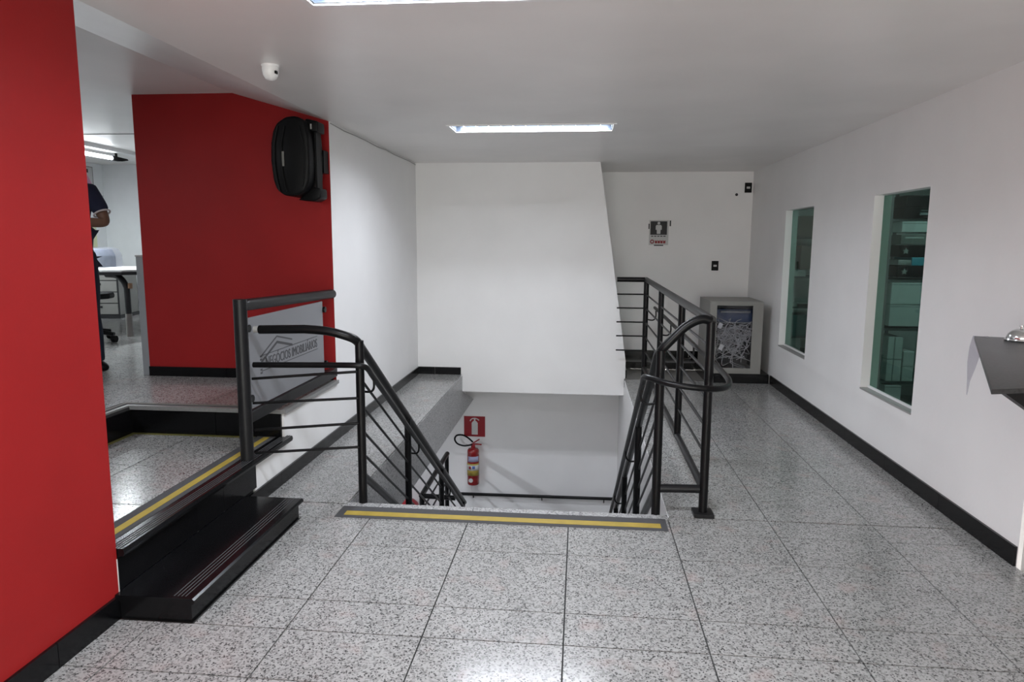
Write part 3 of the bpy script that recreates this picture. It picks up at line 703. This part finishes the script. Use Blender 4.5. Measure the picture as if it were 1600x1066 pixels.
for a, b, c, d in ((1.985, 1.998, 1.70, 1.765), (2.245, 2.262, 1.735, 1.805), (2.06, 2.175, 1.49, 1.503)):
    box('tape_strip', a, b, YW - 0.005, YW, c, d, INK, no)

# ------------------------------------------------------------------ network rack
RACKG = plain('rack_grey', (0.24, 0.235, 0.22), 0.45, noise=0.05)
rk = thing('network_rack', (2.845, 5.92, 0.0), 'light grey network rack with a glass door full of pale cables', 'rack cabinet')
boxes('body', [(2.562, 2.58, 5.62, 6.27, 0.105, 0.90), (3.11, 3.128, 5.62, 6.27, 0.105, 0.90), (2.58, 3.11, 5.62, 6.27, 0.105, 0.125), (2.58, 3.11, 5.62, 6.27, 0.882, 0.90), (2.58, 3.11, 6.25, 6.27, 0.125, 0.882)], RACKG, rk)
box('lining', 2.582, 3.108, 6.15, 6.16, 0.126, 0.881, DARKIN, rk)
boxes('lining', [(2.581, 2.583, 5.63, 6.15, 0.126, 0.881), (3.107, 3.109, 5.63, 6.15, 0.126, 0.881)], DARKIN, rk)
dr = boxes('door_frame', [(2.562, 2.635, 5.60, 5.62, 0.105, 0.90), (3.018, 3.128, 5.60, 5.62, 0.105, 0.90), (2.635, 3.018, 5.60, 5.62, 0.105, 0.165), (2.635, 3.018, 5.60, 5.62, 0.855, 0.90)], RACKG, rk)
box('pane', 2.636, 3.017, 5.607, 5.612, 0.166, 0.854, SMOKED, dr)
box('lock', 2.59, 2.603, 5.594, 5.60, 0.47, 0.50, CHROME, dr)
box('plinth', 2.545, 3.215, 5.585, 6.35, 0.0, 0.104, G_BLACK, rk)
box('switch_unit', 2.60, 3.05, 5.76, 6.10, 0.66, 0.80, BLUE, rk, 0.005)
box('switch_unit', 2.60, 3.05, 5.78, 6.10, 0.81, 0.85, DARKIN, rk, 0.004)
box('cable_manager', 2.70, 3.02, 5.72, 5.75, 0.765, 0.785, ALU, rk)
box('cable_manager', 2.66, 3.02, 5.72, 5.75, 0.652, 0.660, ALU, rk)
vs, fs = [], []
for k in range(46):
    x0 = random.uniform(2.64, 3.04); z0 = random.uniform(0.52, 0.70); x1 = random.uniform(2.62, 3.05); z1 = random.uniform(0.19, 0.55)
    pts = []
    for q in range(7):
        s = q / 6
        pts.append((x0 + (x1 - x0) * s + random.uniform(-0.13, 0.13), random.uniform(5.64, 5.80), z0 + (z1 - z0) * s + random.uniform(-0.09, 0.09)))
    pts = [(min(3.09, max(2.60, p[0])), p[1], min(0.70, max(0.15, p[2]))) for p in pts]
    v_, f_ = tube_geo(smooth_path(pts, 4), 0.0040, 5)
    n = len(vs); vs += v_; fs += [tuple(i + n for i in f) for f in f_]
ct = mk('cable_tangle', vs, fs, CABLE, rk, True); ct['kind'] = 'stuff'
for a, c in ((2.66, 0.60), (2.68, 0.36)):
    box('cable_tag', a, a + 0.045, 5.632, 5.634, c, c + 0.06, PAPER, rk, 0, Matrix.Rotation(0.4, 3, 'Y'))

# ------------------------------------------------------------------ counter, bell, tape
co = thing('counter', (2.9, 0.6, 0.6), 'dark grey stone counter with a slanted edge against the right wall', 'counter')
prism('top', [(3.053, 1.398), (3.238, 1.345), (3.238, 0.300), (2.400, 0.058)], 'z', 1.069, 1.085, G_COUNTER, co, 0.003)
prism('bracket', [(2.465, 1.068), (3.25, 1.068), (3.25, 0.66), (3.05, 0.66)], 'y', 0.112, 0.16, BLACKM, co)
prism('bracket', [(2.95, 1.068), (3.235, 1.068), (3.235, 0.86)], 'y', 0.85, 0.89, BLACKM, co)
be = thing('service_bell', (3.170, 1.235, 1.085), 'shiny metal service bell on the stone counter', 'bell')
bc = (3.170, 1.235, 0)
lathe('base', [(0.0, 1.085), (0.062, 1.085), (0.064, 1.090), (0.061, 1.097), (0.0, 1.097)], bc, CHROME, be)
lathe('dome', [(0.057, 1.098), (0.057, 1.103), (0.050, 1.118), (0.037, 1.132), (0.021, 1.140), (0.0, 1.143)], bc, CHROME, be)
lathe('button', [(0.0, 1.142), (0.006, 1.142), (0.006, 1.150), (0.010, 1.152), (0.009, 1.158), (0.0, 1.159)], bc, CHROME, be)
tpv = [(3.075, 1.30, 1.0862), (3.11, 1.385, 1.0862), (3.050, 1.402, 1.086), (3.062, 1.412, 1.08), (3.047, 1.418, 1.03), (3.105, 1.418, 1.01), (3.045, 1.42, 0.95), (3.085, 1.42, 0.92), (3.052, 1.42, 0.86), (3.066, 1.42, 0.855), (3.056, 1.422, 0.79), (3.060, 1.422, 0.785)]
tp = tag(mk('plastic_tape', tpv, [(0, 1, 3, 2), (2, 3, 5, 4), (4, 5, 7, 6), (6, 7, 9, 8), (8, 9, 11, 10)], CLEARP), 'strip of clear packing tape hanging from the counter corner', 'tape')
so = tp.modifiers.new('thick', 'SOLIDIFY'); so.thickness = 0.0006

# ------------------------------------------------------------------ storage room contents
def shelf_rack(name, x0, x1, y0, y1, levels, label):
    s = thing(name, ((x0 + x1) / 2, (y0 + y1) / 2, 0), label, 'shelf')
    for x_ in (x0, x1 - 0.03):
        for y_ in (y0, y1 - 0.03):
            box('upright', x_, x_ + 0.03, y_, y_ + 0.03, 0, 2.1, STEELSH, s)
    for z in levels: box('shelf_board', x0 + 0.03, x1 - 0.03, y0, y1, z - 0.02, z, STEELSH, s)
    return s
Y2 = 4.0
shelf_rack('shelf_rack', 3.70, 4.75, Y2 + 0.02, Y2 + 0.42, (0.155, 0.36, 0.815, 1.23, 1.735), 'grey steel shelf rack behind the larger green window')
def carton(name, x0, x1, z0, z1, mat, label, cat, y0=Y2, d=0.34, lid=True):
    o = thing(name, ((x0 + x1) / 2, y0 + d / 2, z0), label, cat)
    box('body', x0, x1, y0, y0 + d, z0, z1, mat, o, 0.004)
    if lid: box('seam', x0 + 0.002, x1 - 0.002, y0 - 0.001, y0, z1 - 0.018, z1 - 0.014, STEELSH, o)
    return o
c_ = carton('stored_printer', 3.80, 4.20, 1.736, 1.83, BLACKP, 'black printer on the top shelf behind the larger window', 'printer', lid=False)
box('paper_tray', 3.93, 4.10, Y2 - 0.02, Y2 - 0.001, 1.765, 1.785, ALU, c_)
box('top_cover', 3.83, 4.12, Y2 + 0.02, Y2 + 0.3, 1.83, 1.93, BLACKP, c_, 0.01)
box('control_strip', 3.94, 4.08, Y2 - 0.004, Y2, 1.80, 1.806, ALU, c_)
carton('white_carton', 3.80, 4.22, 1.625, 1.735 - 0.022, CARTON, 'flat white carton under the top shelf behind the larger window', 'box')
c_ = carton('video_recorder', 3.80, 4.20, 1.522, 1.605, DEVICE, 'grey video recorder with a dark panel in the stack behind the larger window', 'recorder', lid=False)
box('panel', 4.02, 4.10, Y2 - 0.002, Y2, 1.535, 1.59, DARKIN, c_); box('slot', 3.83, 3.98, Y2 - 0.002, Y2, 1.575, 1.585, PAPER, c_)
for z0, z1, lab in ((1.419, 1.519, 'upper black box with a pale star emblem behind the larger window'), (1.250, 1.345, 'lower black box with a pale star emblem behind the larger window')):
    c_ = carton('star_box', 3.79, 4.20, z0, z1, BLACKP, lab, 'box', lid=False)
    st_ = []
    for k in range(10):
        a = math.pi / 2 + k * math.pi / 5; r_ = 0.030 if k % 2 == 0 else 0.014
        st_.append((3.845 + r_ * math.cos(a), (z0 + z1) / 2 + r_ * math.sin(a)))
    prism('star_emblem', st_, 'y', Y2 - 0.002, Y2, LITEGREY, c_)
c_ = carton('teal_case', 3.90, 4.18, 1.348, 1.417, TEAL, 'teal case squeezed between the two black star boxes', 'case', lid=False)
carton('grey_bundle', 3.79, 3.895, 1.352, 1.395, LITEGREY, 'small grey bundle beside the teal case', 'bundle', lid=False)
c_ = carton('carton', 3.755, 4.15, 1.022, 1.205, CARTON, 'upper of two pale cartons in the middle of the larger window', 'box')
c_ = carton('carton', 3.755, 4.15, 0.835, 1.018, CARTON, 'lower of two pale cartons in the middle of the larger window', 'box')
for k, (a, b, h, ml) in enumerate(((3.765, 3.815, 0.745, 'leftmost'), (3.820, 3.885, 0.740, 'middle'), (3.895, 3.985, 0.62, 'shorter rightmost'))):
    for q, (z0, z1) in enumerate(((0.362, 0.362 + (h - 0.362) * 0.49), (0.362 + (h - 0.362) * 0.50, h))):
        carton('file_box', a, b, z0, z1, CARTON, '%s %s pale file box on the low shelf in the larger window' % (('lower', 'upper')[q], ml), 'file box', d=0.3, lid=False)
carton('floor_carton', 3.765, 3.90, 0.157, 0.325, CARTON, 'pale carton on the lowest shelf of the larger window', 'box')
carton('white_device', 3.62, 3.69, 0.90, 1.10, PAPER, 'small white box beyond the rack at the left of the larger window', 'box', y0=4.75, d=0.2, lid=False)['category'] = 'box'
box('stand', 3.61, 3.70, 4.74, 4.96, 0.0, 0.90, STEELSH, bpy.data.objects['white_device'])
Y1 = 6.2
shelf_rack('shelf_rack', 3.52, 4.70, Y1 + 0.02, Y1 + 0.45, (0.255, 0.455, 0.80, 1.15, 1.60), 'grey steel shelf rack behind the narrow green window')
carton('white_tray', 3.60, 3.73, 1.152, 1.225, PAPER, 'white tray on the shelf behind the narrow window', 'tray', y0=Y1, lid=False)
carton('white_tray', 3.57, 3.655, 0.802, 0.860, PAPER, 'small white tray lower down behind the narrow window', 'tray', y0=Y1, lid=False)
carton('teal_carton', 3.59, 3.80, 0.457, 0.70, plain('dull_teal', (0.10, 0.20, 0.20), 0.7), 'dull teal box on a shelf behind the narrow window', 'box', y0=Y1)
carton('low_carton', 3.57, 3.72, 0.257, 0.432, CARTON, 'pale box low behind the narrow window', 'box', y0=Y1, lid=False)
carton('brown_carton', 3.62, 3.95, 1.602, 1.84, plain('brown_card', (0.22, 0.18, 0.14), 0.8), 'brown carton on the top shelf behind the narrow window', 'box', y0=Y1)
carton('brown_carton', 3.70, 4.0, 1.232, 1.50, MATS['brown_card'], 'brown carton behind the white tray in the narrow window', 'box', y0=Y1 + 0.12)
sl_ = thing('storage_light', (4.5, 3.6, 2.34), 'white batten light on the storage room ceiling', 'light')
box('batten', 4.45, 4.55, 2.9, 4.3, 2.355, 2.40, METWHITE, sl_)
tube('fluorescent_tube', [(4.5, 2.95, 2.338), (4.5, 4.25, 2.338)], 0.014, TUBE_E, sl_, 10)
ld = bpy.data.lights.new('storage_tube', 'AREA'); ld.shape = 'RECTANGLE'; ld.size = 0.024; ld.size_y = 1.25; ld.energy = 11; ld.color = COOL
lo = bpy.data.objects.new('storage_tube', ld); C.objects.link(lo); lo.parent = sl_; lo.location = Vector((4.5, 3.6, 2.322)) - ORG[sl_]

# ------------------------------------------------------------------ office
ol = thing('office_light', (-4.42, 5.4, 2.47), 'lit fluorescent batten with a black end on the office ceiling', 'light', 'office lights')
box('batten', -4.47, -4.36, 3.6, 6.75, 2.565, 2.61, METWHITE, ol)
tube('fluorescent_tube', [(-4.46, 3.9, 2.50), (-4.46, 5.92, 2.50)], 0.022, TUBE_O, ol, 10)
prism('end_holder', [(5.90, 2.525), (6.16, 2.515), (6.18, 2.50), (6.05, 2.475), (5.90, 2.47)], 'x', -4.49, -4.43, BLACKP, ol)
box('hanger', -4.47, -4.45, 5.98, 6.0, 2.52, 2.565, BLACKP, ol)
box('hanger', -4.47, -4.45, 4.0, 4.02, 2.52, 2.565, BLACKP, ol)
ld = bpy.data.lights.new('office_tube', 'AREA'); ld.shape = 'RECTANGLE'; ld.size = 0.03; ld.size_y = 1.95; ld.energy = 44; ld.color = (0.88, 0.955, 1.0)
lo = bpy.data.objects.new('office_tube', ld); C.objects.link(lo); lo.parent = ol; lo.location = Vector((-4.46, 4.9, 2.474)) - ORG[ol]
red_wall_fill = thing('office_light', (-3.0, 0.4, 2.47), 'added unseen batten behind the near red wall to brighten the far red wall', 'light', 'office lights')  # unseen lamp, added to brighten the far red wall
box('batten', -3.05, -2.94, -0.5, 1.3, 2.565, 2.61, METWHITE, red_wall_fill)
tube('fluorescent_tube', [(-3.0, -0.4, 2.50), (-3.0, 1.2, 2.50)], 0.022, TUBE_O, red_wall_fill, 10)
for y_ in (-0.4, 1.2):
    box('end_holder', -3.03, -2.97, y_ - 0.03, y_ + 0.03, 2.47, 2.565, BLACKP, red_wall_fill)
ld = bpy.data.lights.new('office_tube', 'AREA'); ld.shape = 'RECTANGLE'; ld.size = 0.03; ld.size_y = 1.5; ld.energy = 24; ld.color = (0.92, 0.955, 1.0)
lo = bpy.data.objects.new('office_tube', ld); C.objects.link(lo); lo.parent = red_wall_fill; lo.location = Vector((-3.0, 0.4, 2.474)) - ORG[red_wall_fill]
po = thing('wall_map', (-5.8, 7.15, 1.9), 'printed wall chart with pink and yellow areas in the office', 'poster')
box('sheet', -5.799, -5.796, 6.75, 7.40, 2.05, 2.56, PAPER, po)
boxes('border', [(-5.796, -5.795, 6.76, 7.39, 2.548, 2.556), (-5.796, -5.795, 7.384, 7.392, 2.06, 2.55), (-5.796, -5.795, 7.05, 7.30, 2.33, 2.337)], DEVICE, po)
prism('pink_area', [(6.80, 2.06), (7.38, 2.06), (7.37, 2.30), (7.28, 2.44), (7.22, 2.27), (7.05, 2.24), (6.80, 2.22)], 'x', -5.796, -5.795, PINK, po)
prism('yellow_area', [(6.80, 2.40), (7.05, 2.34), (7.16, 2.38), (7.16, 2.54), (6.80, 2.54)], 'x', -5.796, -5.795, YELGRN, po)
box('compass_mark', -5.796, -5.795, 7.26, 7.30, 2.47, 2.52, INK, po)
po2 = thing('wall_chart', (-5.8, 7.3, 1.3), 'pale yellow chart low on the office wall', 'poster')
box('sheet', -5.799, -5.796, 7.0, 7.38, 1.30, 1.78, YELGRN, po2)
for k in range(3):
    tag(box('wall_wire', -5.80, -5.795, 7.42, 7.59, 2.16 - 0.05 * k, 2.165 - 0.05 * k, DEVICE), '%s thin line across the office corner wall' % ('upper', 'middle', 'lower')[k], 'wire')
dk = thing('office_desk', (-4.2, 5.4, ZP2), 'office desk with white top, black edge and a bent black leg', 'desk')
prism('top', [(-5.2, 4.95), (-4.0, 4.95), (-3.82, 5.0), (-3.72, 5.12), (-3.62, 5.45), (-3.62, 6.15), (-5.2, 6.15)], 'z', 1.185, 1.205, PAPER, dk)
prism('edge', [(-5.205, 4.945), (-4.0, 4.945), (-3.815, 4.995), (-3.715, 5.115), (-3.61, 5.45), (-3.61, 6.155), (-5.205, 6.155)], 'z', 1.150, 1.1845, BEDGE, dk)
tube('leg', smooth_path([(-3.83, 5.09, ZP2 + 0.005), (-3.83, 5.09, 0.95), (-3.84, 5.09, 1.03), (-3.89, 5.10, 1.10), (-3.97, 5.12, 1.14), (-4.1, 5.15, 1.148)], 5), 0.032, BEDGE, dk, 12)
tube('leg_sleeve', [(-3.83, 5.09, ZP2), (-3.83, 5.09, 0.72)], 0.034, plain('leg_steel', (0.24, 0.22, 0.21), 0.3, metal=0.6), dk, 12)
tube('leg', [(-3.70, 6.05, ZP2), (-3.70, 6.05, 1.15)], 0.03, BEDGE, dk, 12)
tube('leg', [(-5.1, 6.05, ZP2), (-5.1, 6.05, 1.15)], 0.03, BEDGE, dk, 12)
tube('leg', [(-5.1, 5.05, ZP2), (-5.1, 5.05, 1.15)], 0.03, BEDGE, dk, 12)
box('clamp_knob', -3.80, -3.765, 5.06, 5.10, 1.0, 1.06, TAN, dk, 0.006)
pr_ = thing('covered_printer', (-4.42, 5.75, 1.205), 'grey blue printer under a clear plastic cover on the office desk', 'printer')
prism('body', [(-4.98, 1.206), (-4.53, 1.206), (-4.53, 1.34), (-4.57, 1.42), (-4.88, 1.43), (-4.98, 1.38)], 'y', 5.62, 5.95, PRINTER, pr_, 0.01)
prism('cover', [(-5.0, 1.206), (-4.46, 1.206), (-4.46, 1.35), (-4.50, 1.42), (-4.57, 1.445), (-4.92, 1.445), (-5.0, 1.41)], 'y', 5.59, 5.98, CLEARP, pr_, 0.02)
tag(tube('wooden_ruler', [(-4.12, 5.80, 1.214), (-3.84, 5.98, 1.214)], 0.009, TAN, None, 6), 'thin brown wooden stick lying on the office desk', 'stick')
dc = thing('drawer_cabinet', (-5.35, 7.1, ZP2), 'beige drawer cabinet with four drawers behind the office desk', 'cabinet')
RT = Matrix.Rotation(math.radians(10), 3, 'Z'); PV = (-5.12, 6.80, 0)
def rb_(name, *a, par=dc): return box(name, *a, par, 0, RT, PV)
rb_('body', -5.72, -5.12, 6.804, 7.36, ZP2 + 0.05, 1.14, BEIGEC)
rb_('gap_shade_sheet', -5.716, -5.124, 6.800, 6.804, ZP2 + 0.05, 1.14, BEDGE)  # dark sheet behind the drawers, stands in for shade in their gaps
rb_('plinth', -5.73, -5.11, 6.79, 7.37, ZP2, ZP2 + 0.05, BEDGE)
rb_('corner_strip', -5.135, -5.117, 6.788, 6.80, ZP2 + 0.05, 1.14, BEDGE)
for k in range(4):
    z0 = ZP2 + 0.06 + k * 0.155
    d_ = rb_('drawer', -5.715, -5.137, 6.785, 6.80, z0, z0 + 0.142, BEIGEC)
    box('handle', -5.52, -5.34, 6.772, 6.785, z0 + 0.085, z0 + 0.112, BEDGE, d_, 0, RT, PV)
ch = thing('office_chair', (-3.95, 4.6, ZP2), 'black swivel chair half hidden beside the person', 'chair')
prism('seat', [(-4.25, 4.42), (-3.85, 4.40), (-3.73, 4.46), (-3.69, 4.6), (-3.73, 4.74), (-3.85, 4.80), (-4.25, 4.78)], 'z', 0.925, 0.985, BLACKP, ch, 0.02)
prism('backrest', [(-4.30, 1.08), (-4.22, 1.10), (-4.20, 1.48), (-4.28, 1.50)], 'y', 4.42, 4.78, BLACKP, ch, 0.02)
box('back_bar', -4.27, -4.23, 4.57, 4.63, 0.95, 1.12, BLACKP, ch)
tube('column', [(-3.99, 4.6, 0.60), (-3.99, 4.6, 0.93)], 0.03, BLACKP, ch)
for k in range(5):
    a = 2 * math.pi * k / 5 + 0.1
    ex_, ey_ = -3.99 + 0.30 * math.cos(a), 4.6 + 0.30 * math.sin(a)
    lg_ = tube('base_arm', [(-3.99, 4.6, 0.60), (ex_, ey_, 0.555)], [0.03, 0.02], BLACKP, ch, 8)
    lathe('castor', [(0.0, -0.02), (0.035, -0.02), (0.038, 0.0), (0.035, 0.02), (0.0, 0.02)], (ex_, ey_, 0.503), BLACKP, lg_, 12, 'x')
gt = thing('partition_end', (-2.25, 2.95, ZP2), 'grey aluminium end post of a low partition at the edge of the red wall', 'partition')
box('panel', -2.300, -2.242, 2.982, 3.14, ZP2, 1.40, ALU, gt, 0.003)
box('cap', -2.304, -2.241, 2.980, 3.145, 1.40, 1.412, LITEGREY, gt)

# ------------------------------------------------------------------ person in the office
PX, PY, PZ = -2.925, 3.12, ZP2
pe = thing('person', (PX, PY, PZ), 'person with folded arms in a navy polo shirt half hidden behind the red wall', 'person')
def skin_mesh(name, joints, edges, mat, parent, root=0, sub=2):
    """joints: dict name -> ((x,y,z) from the person's base, radius or (rx,ry))"""
    keys = list(joints); idx = {k: i for i, k in enumerate(keys)}
    me = bpy.data.meshes.new(name)
    me.from_pydata([joints[k][0] for k in keys], [(idx[a], idx[b]) for a, b in edges], [])
    me.materials.append(mat)
    o = bpy.data.objects.new(name, me); C.objects.link(o); o.parent = parent
    ORG[o] = ORG[parent]
    sm = o.modifiers.new('skin', 'SKIN'); sm.use_smooth_shade = True
    for i, k in enumerate(keys):
        r = joints[k][1]
        sv = me.skin_vertices[0].data[i]
        sv.radius = r if isinstance(r, tuple) else (r, r)
        sv.use_root = (i == root)
    ss = o.modifiers.new('sub', 'SUBSURF'); ss.levels = sub; ss.render_levels = sub
    return o
J, E = {}, []
def chain(*ks):
    for a, b in zip(ks[:-1], ks[1:]): E.append((a, b))
J.update(pelvis=((0, 0, 0.95), (0.135, 0.10)), waist=((0, -0.01, 1.10), (0.13, 0.095)), chest=((0, 0, 1.30), (0.155, 0.11)), upper=((0, 0.01, 1.44), (0.12, 0.085)),
         neck=((0, 0, 1.53), 0.055), nape=((0, -0.01, 1.59), 0.055), jaw=((0, -0.025, 1.645), (0.066, 0.08)), head=((0, -0.01, 1.73), (0.078, 0.098)), crown=((0, 0.0, 1.80), (0.062, 0.08)))
chain('pelvis', 'waist', 'chest', 'upper', 'neck', 'nape', 'jaw', 'head', 'crown')
J['nose'] = ((0, -0.118, 1.70), 0.014); J['nose_tip'] = ((0, -0.132, 1.685), 0.013); chain('head', 'nose', 'nose_tip')
for s, n in ((1, 'l'), (-1, 'r')):
    zo = 0.0 if s == 1 else -0.055
    J['sh' + n] = ((s * 0.175, 0.01, 1.445), 0.062); J['ua' + n] = ((s * 0.25, 0.015, 1.31), 0.050)
    J['el' + n] = ((s * 0.315, -0.01, 1.195), 0.042); J['fa' + n] = ((s * 0.20, -0.13, 1.20 + zo), 0.040)
    J['wr' + n] = ((s * 0.04, -0.205, 1.215 + zo), 0.028); J['pa' + n] = ((s * -0.02, -0.21, 1.22 + zo), (0.036, 0.018)); J['kn' + n] = ((s * -0.075, -0.205, 1.222 + zo), (0.038, 0.016))
    chain('upper', 'sh' + n, 'ua' + n, 'el' + n, 'fa' + n, 'wr' + n, 'pa' + n, 'kn' + n)
    J['ear' + n] = ((s * 0.083, 0.005, 1.70), 0.016); chain('head', 'ear' + n)
    for q, (dz, L_) in enumerate(((0.030, 0.066), (0.010, 0.075), (-0.010, 0.070), (-0.030, 0.055))):
        a = (s * -0.105, -0.198, 1.222 + zo + dz); b = (s * (-0.105 - L_ * 0.55), -0.185, 1.222 + zo + dz * 1.1); c = (s * (-0.105 - L_), -0.165, 1.222 + zo + dz * 1.15)
        J['f%d1' % q + n] = (a, 0.0095); J['f%d2' % q + n] = (b, 0.009); J['f%d3' % q + n] = (c, 0.008)
        chain('kn' + n, 'f%d1' % q + n, 'f%d2' % q + n, 'f%d3' % q + n)
    J['th1' + n] = ((s * -0.035, -0.215, 1.262 + zo), 0.011); J['th2' + n] = ((s * -0.065, -0.212, 1.285 + zo), 0.0095)
    chain('pa' + n, 'th1' + n, 'th2' + n)
    J['hip' + n] = ((s * 0.095, 0, 0.90), 0.092); J['thi' + n] = ((s * 0.11, 0, 0.70), 0.080); J['kne' + n] = ((s * 0.115, -0.01, 0.49), 0.057)
    J['cal' + n] = ((s * 0.12, 0.015, 0.34), 0.054); J['ank' + n] = ((s * 0.125, 0.02, 0.09), 0.038); J['toe' + n] = ((s * 0.17, -0.11, 0.04), (0.035, 0.025))
    chain('pelvis', 'hip' + n, 'thi' + n, 'kne' + n, 'cal' + n, 'ank' + n, 'toe' + n)
skin_mesh('body', J, E, SKIN, pe)
S = dict(hem=((0, 0, 0.93), (0.165, 0.125)), pelvis=((0, 0, 0.99), (0.165, 0.122)), waist=((0, -0.01, 1.12), (0.158, 0.118)), chest=((0, 0, 1.30), (0.172, 0.128)), upper=((0, 0.01, 1.43), (0.135, 0.10)), neck=((0, 0, 1.52), 0.068))
SE = [('hem', 'pelvis'), ('pelvis', 'waist'), ('waist', 'chest'), ('chest', 'upper'), ('upper', 'neck')]
for s, n in ((1, 'l'), (-1, 'r')):
    S['sh' + n] = ((s * 0.18, 0.01, 1.44), 0.078); S['sl' + n] = ((s * 0.243, 0.015, 1.33), 0.068); S['cu' + n] = ((s * 0.272, 0.01, 1.27), 0.066)
    SE += [('upper', 'sh' + n), ('sh' + n, 'sl' + n), ('sl' + n, 'cu' + n)]
skin_mesh('polo_shirt', S, SE, NAVY, pe, 1)
base = Vector((PX, PY, PZ))
for s in (1, -1):
    d = Vector((s * 0.045, -0.01, -0.085)).normalized(); c_0 = base + Vector((s * 0.270, 0.0105, 1.272))
    u_ = d.cross(Vector((0, 1, 0))).normalized(); v_ = d.cross(u_)
    tube('sleeve_stripe', [c_0 + (u_ * math.cos(a * math.pi / 10) + v_ * math.sin(a * math.pi / 10)) * 0.060 for a in range(20)], 0.007, STRIPE, pe, 6, True)
T_ = dict(pelvis=((0, 0, 0.96), (0.150, 0.112)), waist=((0, 0, 1.04), (0.148, 0.110)))
TE = [('pelvis', 'waist')]
for s, n in ((1, 'l'), (-1, 'r')):
    T_['hip' + n] = ((s * 0.095, 0, 0.88), 0.106); T_['thi' + n] = ((s * 0.11, 0, 0.69), 0.094); T_['kne' + n] = ((s * 0.118, -0.01, 0.48), 0.074)
    T_['cal' + n] = ((s * 0.122, 0.01, 0.32), 0.072); T_['cuf' + n] = ((s * 0.128, 0.01, 0.10), 0.064); T_['cue' + n] = ((s * 0.130, 0.01, 0.07), 0.064)
    TE += [('pelvis', 'hip' + n), ('hip' + n, 'thi' + n), ('thi' + n, 'kne' + n), ('kne' + n, 'cal' + n), ('cal' + n, 'cuf' + n), ('cuf' + n, 'cue' + n)]
skin_mesh('trousers', T_, TE, PANTS, pe, 0)
for s in (1, -1):
    fx = 1.0 if s == 1 else 0.6
    sh = skin_mesh('shoe', dict(heel=((s * 0.11, 0.035, 0.05), (0.042, 0.048)), mid=((s * 0.11 + fx * s * 0.06, -0.01 - 0.05 * (1 - fx), 0.047), (0.046, 0.042)), ball=((s * 0.11 + fx * s * 0.115, -0.05 - 0.1 * (1 - fx), 0.04), (0.046, 0.036)), toe=((s * 0.11 + fx * s * 0.155, -0.075 - 0.15 * (1 - fx), 0.034), (0.034, 0.028))), [('heel', 'mid'), ('mid', 'ball'), ('ball', 'toe')], BLACKP, pe, 1)
skin_mesh('hair', dict(a=((0, 0.045, 1.66), (0.072, 0.05)), b=((0, 0.04, 1.74), (0.083, 0.078)), c=((0, 0.01, 1.812), (0.074, 0.085)), d=((0, -0.065, 1.815), (0.05, 0.03))), [('a', 'b'), ('b', 'c'), ('c', 'd')], HAIR, pe, 1)
for s in (1, -1):
    e_ = lathe('eye', [(0.0, -0.004), (0.011, -0.004), (0.013, 0.004), (0.0, 0.006)], base + Vector((s * 0.032, -0.104, 1.725)), EYEW, pe, 12, 'y')
    lathe('pupil', [(0.0, -0.001), (0.006, -0.001), (0.006, 0.002), (0.0, 0.002)], base + Vector((s * 0.032, -0.1085, 1.725)), HAIR, e_, 10, 'y')
    tube('eyebrow', [base + Vector((s * 0.015, -0.108, 1.748)), base + Vector((s * 0.035, -0.108, 1.754)), base + Vector((s * 0.055, -0.098, 1.747))], 0.005, HAIR, pe, 6)
tube('mouth', [base + Vector((-0.025, -0.098, 1.645)), base + Vector((0, -0.106, 1.643)), base + Vector((0.025, -0.098, 1.645))], 0.006, LIP, pe, 6)
